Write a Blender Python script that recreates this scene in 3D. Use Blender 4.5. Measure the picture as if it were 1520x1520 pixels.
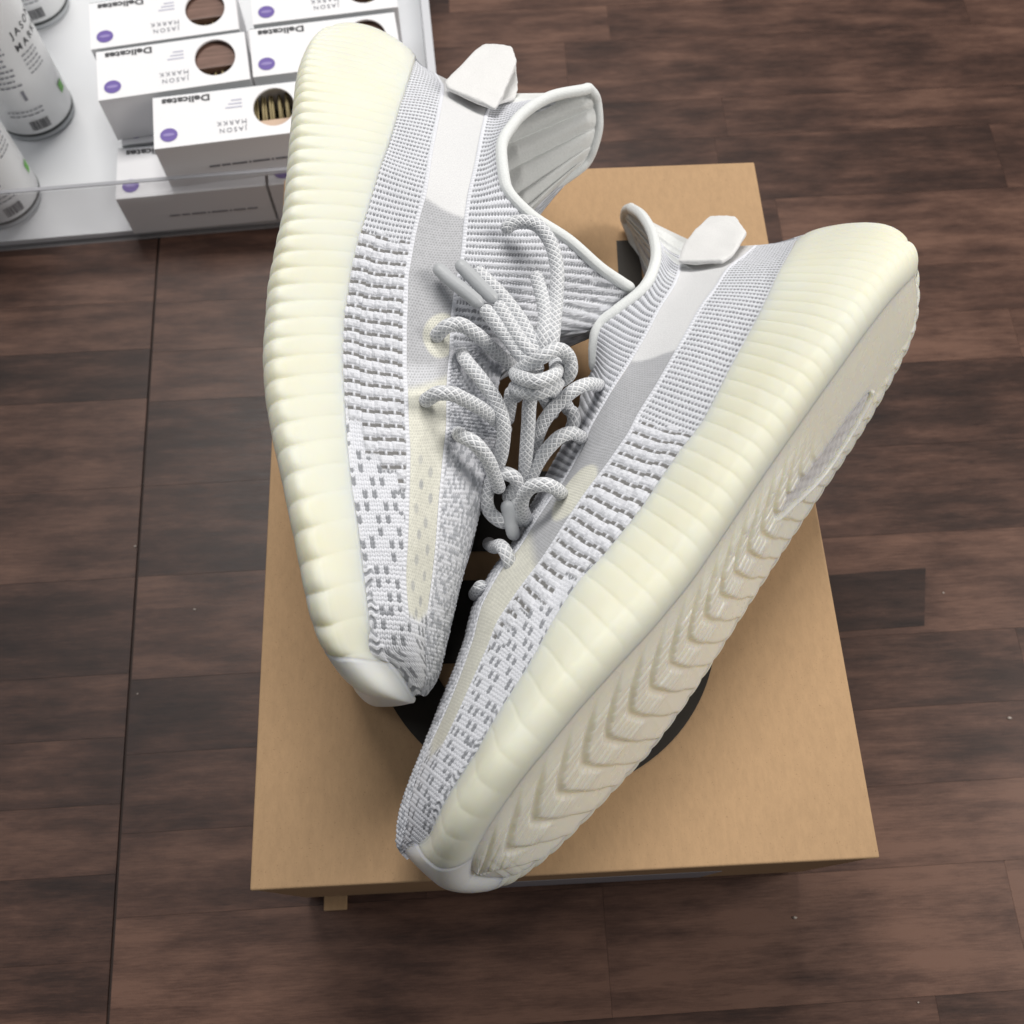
import bpy, bmesh, math, random
import numpy as np
from mathutils import Matrix, Vector

# ---------------------------------------------------------------- camera, world, lights, exposure
for o in list(bpy.data.objects): bpy.data.objects.remove(o)
SC = bpy.context.scene
COL = SC.collection
cd = bpy.data.cameras.new('camera'); cam = bpy.data.objects.new('camera', cd); COL.objects.link(cam)
cam.matrix_world = Matrix([[0.998791, 0.044329, -0.021256, -0.0247], [-0.049094, 0.922085, -0.383862, -0.20203], [0.002584, 0.384441, 0.923146, 0.56085], [0, 0, 0, 1]])
cd.sensor_width = 36; cd.lens = 36*1480/1520; cd.clip_start = .01; cd.clip_end = 60
cd.dof.use_dof = True; cd.dof.focus_distance = .40; cd.dof.aperture_fstop = 14.0
SC.camera = cam
w = bpy.data.worlds.new('World'); SC.world = w; w.use_nodes = True
bg = w.node_tree.nodes['Background']; bg.inputs['Color'].default_value = (.93, .96, 1, 1); bg.inputs['Strength'].default_value = .165
def area(name, loc, target, sx, sy, power, color):
    l = bpy.data.lights.new(name, 'AREA'); l.shape = 'RECTANGLE'; l.size = sx; l.size_y = sy; l.energy = power; l.color = color
    o = bpy.data.objects.new(name, l); COL.objects.link(o); o.location = loc
    o.rotation_euler = (Vector(target)-Vector(loc)).to_track_quat('-Z', 'Y').to_euler()
area('ceiling_or_fill_light', (-.15, 1.15, 2.1), (0, .05, .1), 1.1, .6, 42, (1, .975, .94))
area('ceiling_or_fill_light', (1.5, -.02, 1.15), (0, 0, .15), .6, 1.0, 21, (1, .965, .92))
area('ceiling_or_fill_light', (-1.1, .35, 2.3), (0, 0, .1), .6, 1.2, 6, (.97, .98, 1))
SC.view_settings.view_transform = 'Standard'; SC.view_settings.look = 'None'; SC.view_settings.exposure = -.10; SC.view_settings.gamma = 1
SC.cycles.max_bounces = 8; SC.cycles.transparent_max_bounces = 12

H = .125          # height of the shoebox lid above the floor
D = {'A':{'O':[-0.10542,0.20885,0.20161],
 'F':[-0.02926,-0.99457,-0.0999],
 'Lat':[-0.00516,-0.09979,0.99499],
 'U':[0.99956,-0.02963,0.00222],
 'up':[[[0.0177,-0.0,0.0537],[0.0289,-0.0,0.0649],[0.0433,-0.0,0.0929],[0.0387,-0.0,0.1378]],[[0.047,0.018,0.052],[0.0504,0.015,0.0697],[0.0602,0.013,0.0888],[0.0544,0.013,0.1168]],[[0.0696,0.029,0.0498],[0.0735,0.026,0.0683],[0.0794,0.024,0.0864],[0.0745,0.022,0.1014]],[[0.0909,0.034,0.0463],[0.099,0.033,0.0656],[0.1029,0.031,0.0834],[0.0945,0.029,0.0952]],[[0.1089,0.038,0.0428],[0.1201,0.037,0.0637],[0.1213,0.034,0.0803],[0.1129,0.031,0.0966]],[[0.1259,0.039,0.039],[0.1346,0.038,0.0606],[0.1353,0.035,0.0788],[0.1263,0.028,0.1073]],[[0.1425,0.04,0.0354],[0.1492,0.039,0.0583],[0.1489,0.035,0.0776],[0.134,0.021,0.1232]],[[0.1601,0.041,0.0328],[0.1655,0.04,0.0566],[0.1639,0.034,0.075],[0.1425,0.01,0.1389]],[[0.1707,0.041,0.0314],[0.176,0.04,0.0565],[0.1744,0.033,0.0736],[0.1462,-0.004,0.1531]],[[0.1796,0.042,0.0308],[0.185,0.04,0.0563],[0.1824,0.032,0.073],[0.1602,-0.006,0.1435]],[[0.1867,0.042,0.0307],[0.1921,0.04,0.0564],[0.1896,0.032,0.0727],[0.1665,-0.002,0.1209]],[[0.196,0.043,0.0309],[0.2017,0.04,0.0565],[0.1982,0.032,0.0719],[0.1842,0.01,0.0959]],[[0.2079,0.044,0.0317],[0.2122,0.041,0.0572],[0.2085,0.032,0.0713],[0.2,0.012,0.0919]],[[0.2223,0.046,0.0327],[0.2255,0.042,0.0577],[0.2202,0.031,0.0713],[0.2144,0.01,0.0914]],[[0.2394,0.048,0.0346],[0.2404,0.042,0.0584],[0.2362,0.03,0.0699],[0.2278,0.006,0.0894]],[[0.2583,0.049,0.0375],[0.2564,0.042,0.0583],[0.2539,0.029,0.0683],[0.2445,0.003,0.0852]],[[0.2758,0.0475,0.04],[0.2719,0.041,0.0579],[0.2695,0.027,0.0669],[0.2625,-0.0,0.0802]],[[0.2903,0.045,0.0419],[0.2865,0.038,0.057],[0.2808,0.024,0.0654],[0.2781,0.0,0.0757]],[[0.3044,0.041,0.0434],[0.3002,0.033,0.0577],[0.297,0.02,0.0631],[0.2975,-0.0,0.071]],[[0.3138,0.034,0.0444],[0.3083,0.026,0.0586],[0.3056,0.017,0.0621],[0.3104,0.0,0.068]],[[0.3156,0.0235,0.0493],[0.3148,0.018,0.0592],[0.314,0.012,0.0623],[0.3184,0.0,0.0656]],[[0.3195,0.014,0.0527],[0.3202,0.011,0.0591],[0.3199,0.008,0.0615],[0.3221,-0.0,0.0635]],[[0.3253,0.004,0.0551],[0.325,0.003,0.0577],[0.3246,0.002,0.0589],[0.3252,0.0,0.0606]]],
 'cw':[[0.001,-0.0,0.0128],[0.0264,0.018,0.0099],[0.0482,0.03,0.009],[0.0736,0.039,0.0092],[0.0988,0.043,0.0085],[0.1263,0.045,0.0074],[0.1488,0.046,0.0048],[0.17,0.046,0.0027],[0.1911,0.047,0.0027],[0.2087,0.048,0.0043],[0.2262,0.05,0.008],[0.2488,0.053,0.0142],[0.2687,0.055,0.0201],[0.2874,0.055,0.0257],[0.3048,0.051,0.0303],[0.3143,0.046,0.0336],[0.3193,0.041,0.036],[0.3249,0.031,0.0395],[0.3264,0.018,0.0428],[0.3254,-0.0,0.0444]],
 'ct':[[0.0161,-0.0,0.0537],[0.0384,0.014,0.0527],[0.0583,0.024,0.0512],[0.0807,0.032,0.0482],[0.1066,0.037,0.0432],[0.1275,0.039,0.0388],[0.1456,0.04,0.035],[0.1662,0.041,0.0319],[0.1861,0.042,0.0307],[0.2029,0.0435,0.0312],[0.2223,0.046,0.0327],[0.2463,0.0485,0.0356],[0.266,0.049,0.0387],[0.2856,0.046,0.0412],[0.3033,0.0415,0.0432],[0.3138,0.034,0.0444],[0.3153,0.0245,0.0494],[0.3191,0.015,0.0528],[0.3247,0.006,0.0551],[0.327,-0.0,0.0563]],
 'tmed':[[0.0387,-0.0,0.1378],[0.0392,-0.006,0.1415],[0.0465,-0.016,0.1433],[0.0541,-0.024,0.141],[0.0594,-0.029,0.1371],[0.0683,-0.03,0.1257],[0.0774,-0.03,0.1137]],
 'tab':[[0.0507,0.018,0.0699],[0.0165,0.003,0.0868],[0.018,0.003,0.1014],[0.0297,0.006,0.1034],[0.0573,0.016,0.0963],[0.0682,0.021,0.0928],[0.0561,0.02,0.0712]],
 'tab2':[[0.0464,0.012,0.0708],[0.0123,-0.004,0.089],[0.0174,-0.004,0.1024],[0.0426,0.004,0.1038],[0.0499,0.006,0.102],[0.06,0.014,0.0928]],
 'laces':[([[-0.0442,0.0207,0.213],[-0.042,0.0177,0.2215],[-0.0386,0.0184,0.225],[-0.0343,0.0192,0.225],[-0.0281,0.0174,0.221],[-0.0211,0.0158,0.211],[-0.0145,0.0148,0.201],[-0.0086,0.0173,0.187]],0.0029),([[-0.0482,-0.0103,0.217],[-0.0463,-0.014,0.2255],[-0.0427,-0.014,0.229],[-0.0382,-0.014,0.2285],[-0.0323,-0.0141,0.223],[-0.0247,-0.0144,0.213],[-0.02,-0.0138,0.203],[-0.0166,-0.0107,0.189]],0.0029),([[-0.0369,-0.0181,0.204],[-0.0346,-0.0238,0.2115],[-0.0299,-0.028,0.214],[-0.0255,-0.0314,0.208],[-0.0226,-0.0346,0.197],[-0.0206,-0.0359,0.185]],0.0029),([[-0.0341,0.017,0.208],[-0.0319,0.0078,0.2155],[-0.0257,-0.0026,0.217],[-0.0205,-0.0103,0.2135],[-0.0182,-0.0168,0.2085],[-0.0188,-0.0233,0.2],[-0.0212,-0.027,0.189],[-0.0243,-0.0298,0.18]],0.0029),([[-0.0244,0.0283,0.2235],[-0.0153,0.0155,0.22],[-0.0067,0.0042,0.218],[-0.0014,0.0017,0.215]],0.0029),([[-0.0186,0.0306,0.2225],[-0.0125,0.0182,0.2215],[-0.0073,0.0089,0.221],[-0.0037,0.0056,0.219]],0.0029),([[-0.0268,0.0467,0.223],[-0.0223,0.0405,0.2235],[-0.0161,0.0334,0.222],[-0.0095,0.0235,0.22],[-0.0046,0.0138,0.218],[-0.001,0.0085,0.215]],0.0029),([[-0.0144,0.0636,0.2235],[-0.0115,0.0656,0.226],[-0.0073,0.0663,0.227],[-0.001,0.0646,0.227],[0.004,0.0588,0.225],[0.0068,0.0482,0.222],[0.006,0.0345,0.219],[0.0043,0.0222,0.219],[0.0027,0.0128,0.218],[0.0007,0.0091,0.213]],0.0029),([[-0.0018,0.0475,0.218],[0.0,0.0361,0.219],[0.0007,0.0246,0.22],[-0.0008,0.0139,0.219],[-0.0009,0.0091,0.214]],0.0029),([[-0.0115,0.0037,0.213],[-0.0073,-0.0,0.224],[-0.002,0.0,0.2295],[0.0043,0.0034,0.2285],[0.0084,0.0029,0.2235],[0.0093,-0.0003,0.219],[0.0067,-0.0003,0.212],[0.0027,0.0021,0.206]],0.0029),([[-0.0126,0.0043,0.211],[-0.0105,-0.0053,0.223],[-0.0046,-0.01,0.228],[0.0008,-0.0073,0.226],[0.0038,0.0009,0.219],[0.0039,0.0076,0.213]],0.0029),([[-0.013,0.0001,0.207],[-0.0103,-0.0085,0.2185],[-0.0046,-0.0119,0.2225],[0.0006,-0.0095,0.221],[0.0046,-0.0017,0.213],[0.0062,0.0048,0.207]],0.0029),([[-0.01,-0.0015,0.217],[-0.0114,-0.0034,0.215],[-0.0124,-0.0036,0.209],[-0.0118,-0.0034,0.203]],0.0029),([[-0.0055,-0.004,0.213],[-0.0069,-0.0075,0.21],[-0.0081,-0.0162,0.203],[-0.0093,-0.0248,0.194],[-0.0102,-0.0306,0.183],[-0.0115,-0.0341,0.175]],0.0029),([[0.0013,-0.0001,0.205],[0.0043,0.0003,0.199],[0.0084,0.0004,0.191],[0.0111,0.0001,0.183]],0.0029),([[-0.0014,-0.0005,0.201],[0.0014,-0.001,0.193],[0.004,-0.0015,0.183]],0.0029),([[-0.0138,0.0009,0.205],[-0.0148,-0.0024,0.197],[-0.0164,-0.0065,0.187]],0.0029),([[-0.0216,-0.0291,0.189],[-0.0249,-0.0339,0.185],[-0.0263,-0.039,0.183],[-0.0251,-0.0436,0.181],[-0.0211,-0.0469,0.179],[-0.0172,-0.0464,0.175]],0.0029),([[-0.0203,-0.03,0.188],[-0.0176,-0.0312,0.191],[-0.0146,-0.0324,0.19],[-0.0133,-0.0341,0.187],[-0.0156,-0.0359,0.183],[-0.0185,-0.0386,0.179]],0.0029)],
 'aglets':[[[-0.0429,0.0454,0.2285],[-0.0369,0.0386,0.2275],[-0.0306,0.0332,0.226],[-0.0242,0.0279,0.2235]],[[-0.0339,0.0469,0.2285],[-0.0287,0.0406,0.227],[-0.0236,0.0352,0.225],[-0.0184,0.0303,0.2225]]]},
'B':{'O':[0.18162,0.06082,0.19603],
 'F':[-0.61337,-0.78438,-0.09233],
 'Lat':[-0.28535,0.11108,0.95197],
 'U':[-0.73644,0.61026,-0.29195],
 'up':[[[0.0095,0.0,0.065],[0.0229,0.0,0.0823],[0.0364,0.0,0.1163],[0.0247,0.0,0.153]],[[0.0288,0.014,0.0575],[0.0415,0.013,0.0779],[0.0513,0.012,0.1033],[0.0361,0.012,0.1355]],[[0.0442,0.024,0.0522],[0.0558,0.022,0.0753],[0.0634,0.02,0.0951],[0.05,0.019,0.1188]],[[0.0618,0.032,0.0467],[0.0714,0.03,0.071],[0.0773,0.027,0.0886],[0.0675,0.025,0.1054]],[[0.0775,0.036,0.0428],[0.0865,0.035,0.0684],[0.0923,0.031,0.0853],[0.0846,0.03,0.0995]],[[0.093,0.038,0.0401],[0.1012,0.037,0.0656],[0.1067,0.034,0.0817],[0.1001,0.031,0.1032]],[[0.1075,0.039,0.0382],[0.1136,0.038,0.0636],[0.1183,0.035,0.0801],[0.1104,0.03,0.1067]],[[0.1239,0.04,0.0357],[0.1293,0.039,0.0616],[0.1309,0.036,0.0785],[0.1186,0.026,0.1044]],[[0.1411,0.041,0.0336],[0.1447,0.039,0.0605],[0.1437,0.035,0.078],[0.1252,0.02,0.1019]],[[0.1529,0.042,0.0339],[0.1578,0.04,0.0582],[0.155,0.034,0.0776],[0.1315,0.013,0.1043]],[[0.1652,0.0425,0.0337],[0.1693,0.04,0.0581],[0.1688,0.033,0.0752],[0.1506,0.012,0.0974]],[[0.1847,0.0445,0.0326],[0.1855,0.041,0.0583],[0.1835,0.031,0.0742],[0.1718,0.01,0.0958]],[[0.2045,0.047,0.0328],[0.203,0.042,0.0572],[0.1999,0.03,0.0743],[0.1906,0.01,0.0919]],[[0.222,0.049,0.0344],[0.2208,0.042,0.0561],[0.2141,0.028,0.0745],[0.208,0.006,0.0904]],[[0.238,0.05,0.0333],[0.2337,0.042,0.0566],[0.2267,0.026,0.0761],[0.2229,0.001,0.0934]],[[0.2532,0.0505,0.0314],[0.2461,0.041,0.057],[0.2417,0.025,0.0745],[0.2398,0.0,0.0905]],[[0.2657,0.05,0.0307],[0.2595,0.04,0.0539],[0.2579,0.024,0.0688],[0.258,0.0,0.0833]],[[0.2917,0.046,0.0304],[0.2875,0.036,0.0496],[0.288,0.022,0.0616],[0.2906,0.0,0.0729]],[[0.3096,0.039,0.0329],[0.3068,0.031,0.0483],[0.3093,0.019,0.0579],[0.3166,0.0,0.066]],[[0.3188,0.033,0.0345],[0.3186,0.025,0.0475],[0.3212,0.016,0.0549],[0.3272,0.0,0.0624]],[[0.3284,0.022,0.0362],[0.3291,0.016,0.0466],[0.3309,0.01,0.0521],[0.3343,0.0,0.059]],[[0.334,0.012,0.0432],[0.3351,0.009,0.0484],[0.3363,0.005,0.0521],[0.3375,0.0,0.0564]],[[0.3399,0.003,0.0487],[0.3397,0.002,0.0509],[0.3397,0.001,0.0525],[0.3393,0.0,0.0545]]],
 'ct':[[0.0095,0.0,0.065],[0.0272,0.014,0.0577],[0.0422,0.024,0.0523],[0.0578,0.032,0.0475],[0.0775,0.036,0.0428],[0.093,0.038,0.0401],[0.1075,0.039,0.0382],[0.1239,0.04,0.0357],[0.1411,0.041,0.0336],[0.1529,0.042,0.0339],[0.1652,0.0425,0.0337],[0.1847,0.0445,0.0326],[0.2045,0.047,0.0328],[0.222,0.049,0.0344],[0.238,0.05,0.0333],[0.2532,0.0505,0.0314],[0.2657,0.05,0.0307],[0.2774,0.0485,0.0309],[0.2917,0.046,0.0304],[0.3012,0.042,0.0321],[0.3096,0.039,0.0329],[0.3188,0.033,0.0345],[0.3264,0.026,0.0345],[0.3301,0.019,0.0379],[0.3332,0.011,0.0454],[0.3359,0.005,0.0517],[0.3397,0.0,0.056]],
 'tmed':[[0.0247,0.0,0.153],[0.0218,-0.008,0.1598],[0.0217,-0.015,0.1619],[0.025,-0.021,0.1572],[0.0285,-0.026,0.153]],
 'tab':[[0.0622,0.022,0.0969],[0.0442,0.012,0.1063],[0.0177,0.001,0.1107],[0.0133,0.001,0.0978],[0.0232,0.005,0.0856],[0.0469,0.019,0.0775],[0.0541,0.022,0.0781]],
 'tab2':[[0.0566,0.016,0.1008],[0.0396,0.006,0.1079],[0.0158,-0.005,0.1112],[0.0126,-0.005,0.0993],[0.0198,-0.001,0.0893],[0.0419,0.013,0.0819]],
 'cw':[[0.0045,0,0.014],[0.0105,0.018,0.0115],[0.0245,0.029,0.0095],[0.047,0.0378,0.0085],[0.075,0.043,0.0075],[0.11,0.045,0.007],[0.15,0.046,0.007],[0.19,0.047,0.007],[0.215,0.05,0.008],[0.24,0.0535,0.0105],[0.262,0.055,0.0135],[0.285,0.0545,0.0175],[0.305,0.0495,0.0215],[0.319,0.042,0.0245],[0.329,0.031,0.027],[0.3365,0.0175,0.0295],[0.34,0,0.0315]],
 'laces':[([[0.0254,0.0108,0.185],[0.0219,0.0074,0.193],[0.0172,0.0042,0.199],[0.0126,0.001,0.2015],[0.0048,-0.0045,0.199],[-0.0015,-0.0108,0.195],[-0.0052,-0.0181,0.19],[-0.0082,-0.0245,0.183],[-0.01,-0.0282,0.175]],0.0029),([[0.0161,-0.0147,0.185],[0.0129,-0.0164,0.193],[0.009,-0.0175,0.198],[0.0049,-0.0194,0.199],[0.0001,-0.0228,0.1965],[-0.0043,-0.0266,0.191],[-0.0078,-0.0312,0.184],[-0.0098,-0.0342,0.175]],0.0029),([[0.0065,-0.0406,0.183],[0.0043,-0.042,0.192],[0.0006,-0.0428,0.201],[-0.0033,-0.043,0.205],[-0.0072,-0.0429,0.204],[-0.0109,-0.0436,0.198],[-0.0122,-0.0455,0.191],[-0.0108,-0.0465,0.182],[-0.0092,-0.046,0.173]],0.0029),([[-0.0266,-0.0474,0.155],[-0.0238,-0.0546,0.169],[-0.0211,-0.0579,0.178],[-0.0191,-0.0629,0.1825],[-0.0179,-0.066,0.1815],[-0.0171,-0.0672,0.175]],0.0029),([[-0.0333,-0.0704,0.153],[-0.0316,-0.0718,0.1635],[-0.0296,-0.0716,0.168],[-0.0274,-0.0723,0.168]],0.0029),([[0.0109,0.0006,0.187],[0.0122,-0.0053,0.187],[0.0101,-0.0096,0.183],[0.0061,-0.0089,0.177]],0.0029)],
 'aglets':[[[-0.0185,-0.0394,0.183],[-0.0171,-0.0455,0.181],[-0.016,-0.0513,0.178],[-0.015,-0.0543,0.175]],[[-0.0146,-0.0383,0.183],[-0.0134,-0.0427,0.181],[-0.0127,-0.047,0.179],[-0.0128,-0.0492,0.177]]]}}
rng = np.random.default_rng(7); random.seed(7)

# ---------------------------------------------------------------- helpers
def mesh_obj(name, verts, faces, mat, parent=None, smooth=True, flip=False, attrs=None, mats=None, matidx=None):
    me = bpy.data.meshes.new(name)
    verts = np.asarray(verts, np.float32)
    if isinstance(faces, np.ndarray):
        if flip: faces = faces[:, ::-1]
        n, k = faces.shape
        me.vertices.add(len(verts)); me.vertices.foreach_set('co', verts.ravel())
        me.loops.add(n*k); me.loops.foreach_set('vertex_index', np.ascontiguousarray(faces, np.int32).ravel())
        me.polygons.add(n); me.polygons.foreach_set('loop_start', np.arange(0, n*k, k, dtype=np.int32))
        me.update(calc_edges=True)
    else:
        if flip: faces = [f[::-1] for f in faces]
        me.from_pydata(verts.tolist(), [], faces); me.update()
    if smooth: me.polygons.foreach_set('use_smooth', np.ones(len(me.polygons), bool))
    for mm in (mats or [mat]): me.materials.append(mm)
    if matidx is not None: me.polygons.foreach_set('material_index', np.asarray(matidx, np.int32))
    for an, (typ, arr) in (attrs or {}).items():
        a = me.attributes.new(an, typ, 'POINT')
        a.data.foreach_set('color' if typ == 'FLOAT_COLOR' else ('vector' if typ == 'FLOAT_VECTOR' else 'value'), np.asarray(arr, np.float32).ravel())
    o = bpy.data.objects.new(name, me); COL.objects.link(o)
    if parent: o.parent = parent
    return o
def bm_obj(name, bm, mat, parent=None, smooth=False):
    me = bpy.data.meshes.new(name); bm.normal_update(); bm.to_mesh(me); bm.free()
    if smooth: me.polygons.foreach_set('use_smooth', np.ones(len(me.polygons), bool))
    me.materials.append(mat)
    o = bpy.data.objects.new(name, me); COL.objects.link(o)
    if parent: o.parent = parent
    return o
def thing(name, label, cat, loc=(0, 0, 0), rz=0, group=None):
    o = bpy.data.objects.new(name, None); COL.objects.link(o); o.empty_display_size = .02
    o.location = loc; o.rotation_euler = (0, 0, rz); o['label'] = label; o['category'] = cat
    if group: o['group'] = group
    return o
def grid_faces(nu, nv, wrap_u=False):
    i = np.arange(nu if wrap_u else nu-1)[:, None]; j = np.arange(nv-1)[None]
    i2 = (i+1) % nu
    return np.stack([i*nv+j+0*i, i2*nv+j, i2*nv+j+1, i*nv+j+1], -1).reshape(-1, 4)
def box_bm(bm, x0, x1, y0, y1, z0, z1, bev=0, seg=2):
    r = bmesh.ops.create_cube(bm, size=1)
    for v in r['verts']: v.co = Vector(((x0+x1)/2+v.co.x*(x1-x0), (y0+y1)/2+v.co.y*(y1-y0), (z0+z1)/2+v.co.z*(z1-z0)))
    if bev:
        es = list({e for v in r['verts'] for e in v.link_edges})
        bmesh.ops.bevel(bm, geom=es, offset=bev, segments=seg, affect='EDGES', profile=.6)
def pchip(t, P, x):
    t = np.asarray(t, float); P = np.asarray(P, float); h = np.diff(t)[:, None]; d = np.diff(P, axis=0)/h
    m = np.zeros_like(P); m[0] = d[0]; m[-1] = d[-1]
    w1 = 2*h[1:]+h[:-1]; w2 = h[1:]+2*h[:-1]
    with np.errstate(all='ignore'):
        mm = (w1+w2)/(w1/d[:-1]+w2/d[1:])
    m[1:-1] = np.where(d[:-1]*d[1:] > 0, mm, 0)
    x = np.clip(x, t[0], t[-1]); k = np.clip(np.searchsorted(t, x, side='right')-1, 0, len(t)-2)
    hh = (t[k+1]-t[k])[:, None]; s = ((x-t[k])[:, None])/hh
    return (2*s**3-3*s**2+1)*P[k]+(s**3-2*s**2+s)*hh*m[k]+(-2*s**3+3*s**2)*P[k+1]+(s**3-s**2)*hh*m[k+1]
def catmull(t, P, x):
    t = np.asarray(t, float); P = np.asarray(P, float)
    d = np.diff(P, axis=0)/np.diff(t)[:, None]
    m = np.empty_like(P); m[0] = d[0]; m[-1] = d[-1]
    h = np.diff(t)[:, None]; m[1:-1] = (h[1:]*d[:-1]+h[:-1]*d[1:])/(h[1:]+h[:-1])
    x = np.clip(x, t[0], t[-1]); k = np.clip(np.searchsorted(t, x, side='right')-1, 0, len(t)-2)
    hh = (t[k+1]-t[k])[:, None]; s = ((x-t[k])[:, None])/hh
    return (2*s**3-3*s**2+1)*P[k]+(s**3-2*s**2+s)*hh*m[k]+(-2*s**3+3*s**2)*P[k+1]+(s**3-s**2)*hh*m[k+1]
def chord(P):
    d = np.linalg.norm(np.diff(np.asarray(P, float), axis=0), axis=1); return np.concatenate([[0], np.cumsum(d)])
def smooth01(x): x = np.clip(x, 0, 1); return x*x*(3-2*x)
def hash2(i, j, s=0):
    v = np.sin(i*12.9898+j*78.233+s*37.719)*43758.5453
    return v-np.floor(v)
def tube(P, r, nseg=20, step=.0006, flat=None, closed_ends=True, up=None):
    """swept tube; returns verts, faces, (u,ang) per vertex; the seam column is doubled"""
    P = np.asarray(P, float); t = chord(P); n = max(4, int(t[-1]/step)); x = np.linspace(0, t[-1], n)
    C = catmull(t, P, x); T = np.gradient(C, axis=0); T /= np.linalg.norm(T, axis=1)[:, None]
    N = np.zeros_like(C); a = np.array([0, 0, 1.]) if up is None else np.asarray(up, float)
    v = a-(a@T[0])*T[0]
    if np.linalg.norm(v) < 1e-3: v = np.array([1., 0, 0])-T[0]*T[0][0]
    N[0] = v/np.linalg.norm(v)
    for i in range(1, n):
        v = N[i-1]-(N[i-1]@T[i])*T[i]; N[i] = v/np.linalg.norm(v)
    Bn = np.cross(T, N); th = np.linspace(0, 2*np.pi, nseg+1)
    rr = np.full(n, r) if np.isscalar(r) else np.interp(np.linspace(0, 1, n), np.linspace(0, 1, len(r)), r)
    if closed_ends:
        k = min(6, n//3)
        for i in range(k): f = math.sqrt(max(0, 1-((k-i)/k)**2)); rr[i] *= max(f, .02); rr[-1-i] *= max(f, .02)
    fl = 1 if flat is None else flat
    V = C[:, None]+rr[:, None, None]*(np.cos(th)[None, :, None]*N[:, None]*fl+np.sin(th)[None, :, None]*Bn[:, None])
    uv = np.stack([np.repeat(x[:, None]*1000, nseg+1, 1), np.repeat(th[None]/(2*np.pi), n, 0), np.zeros((n, nseg+1))], -1)
    return V.reshape(-1, 3), grid_faces(n, nseg+1), uv.reshape(-1, 3)
def smooth_p(a, w, wt):
    # gaussian along the half outline, mirrored across the heel and toe centre
    k = np.exp(-.5*(np.arange(-3*w, 3*w+1)/w)**2); k /= k.sum(); mr = np.array([1, -1, 1]); n = 3*w
    p = np.concatenate([a[1:n+1][::-1]*mr, a, a[-n-1:-1][::-1]*mr])
    o = np.stack([np.convolve(p[:, i], k, 'valid') for i in range(3)], 1)
    return a*(1-wt[:, None])+o*wt[:, None]
def smooth_n(a, w):
    k = np.exp(-.5*(np.arange(-3*w, 3*w+1)/w)**2); k /= k.sum(); p = np.pad(a, ((3*w, 3*w), (0, 0)), 'edge')
    o = np.stack([np.convolve(p[:, i], k, 'valid') for i in range(3)], 1); o[0] = a[0]; o[-1] = a[-1]
    e = np.clip(np.minimum(np.arange(len(a)), len(a)-1-np.arange(len(a)))/(3*w), 0, 1)[:, None]
    o = o*e+(1-e)*o; o /= np.linalg.norm(o, axis=1)[:, None]; return o
class Join:
    def __init__(s): s.v = []; s.f = []; s.a = []; s.n = 0
    def add(s, v, f, a=None):
        s.v.append(v); s.f.append(np.asarray(f)+s.n); s.n += len(v)
        if a is not None: s.a.append(a)
    def out(s): return np.concatenate(s.v), np.concatenate(s.f), (np.concatenate(s.a) if s.a else None)

# ---------------------------------------------------------------- materials
def mat(name, color=(.8, .8, .8), rough=.5, spec=.5, **k):
    m = bpy.data.materials.new(name); m.use_nodes = True
    b = m.node_tree.nodes['Principled BSDF']
    b.inputs['Base Color'].default_value = (*color, 1); b.inputs['Roughness'].default_value = rough
    b.inputs['Specular IOR Level'].default_value = spec
    for kk, v in k.items(): b.inputs[kk].default_value = v
    return m, m.node_tree, b
def N(nt, t, **k):
    n = nt.nodes.new(t)
    for a, v in k.items():
        if a in ('inp',):
            for kk, vv in v.items(): n.inputs[kk].default_value = vv
        else: setattr(n, a, v)
    return n
def mth(nt, op, a, b=None, c=None):
    n = nt.nodes.new('ShaderNodeMath'); n.operation = op
    for i, x in enumerate((a, b, c)):
        if x is None: continue
        if isinstance(x, (int, float)): n.inputs[i].default_value = x
        else: nt.links.new(x, n.inputs[i])
    return n.outputs[0]
def noise(nt, vec, scale, detail=4, rough=.55):
    n = N(nt, 'ShaderNodeTexNoise', inp={'Scale': scale, 'Detail': detail, 'Roughness': rough})
    if vec is not None: nt.links.new(vec, n.inputs['Vector'])
    return n.outputs['Fac']
def ramp(nt, fac, stops):
    n = nt.nodes.new('ShaderNodeValToRGB'); e = n.color_ramp.elements
    while len(e) < len(stops): e.new(.5)
    for x, (p, c) in zip(e, stops): x.position = p; x.color = (*c, 1) if len(c) == 3 else c
    nt.links.new(fac, n.inputs[0]); return n.outputs[0]
def mixc(nt, fac, a, b, mode='MIX'):
    n = nt.nodes.new('ShaderNodeMix'); n.data_type = 'RGBA'; n.blend_type = mode
    for i, x in ((0, fac), (6, a), (7, b)):
        if isinstance(x, (int, float)): n.inputs[i].default_value = x
        elif isinstance(x, tuple): n.inputs[i].default_value = (*x, 1) if len(x) == 3 else x
        else: nt.links.new(x, n.inputs[i])
    return n.outputs[2]
def bump(nt, b, h, strength=.3, dist=.001):
    n = N(nt, 'ShaderNodeBump', inp={'Strength': strength, 'Distance': dist}); nt.links.new(h, n.inputs['Height']); nt.links.new(n.outputs[0], b.inputs['Normal'])
def objco(nt): return N(nt, 'ShaderNodeTexCoord').outputs['Object']

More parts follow.
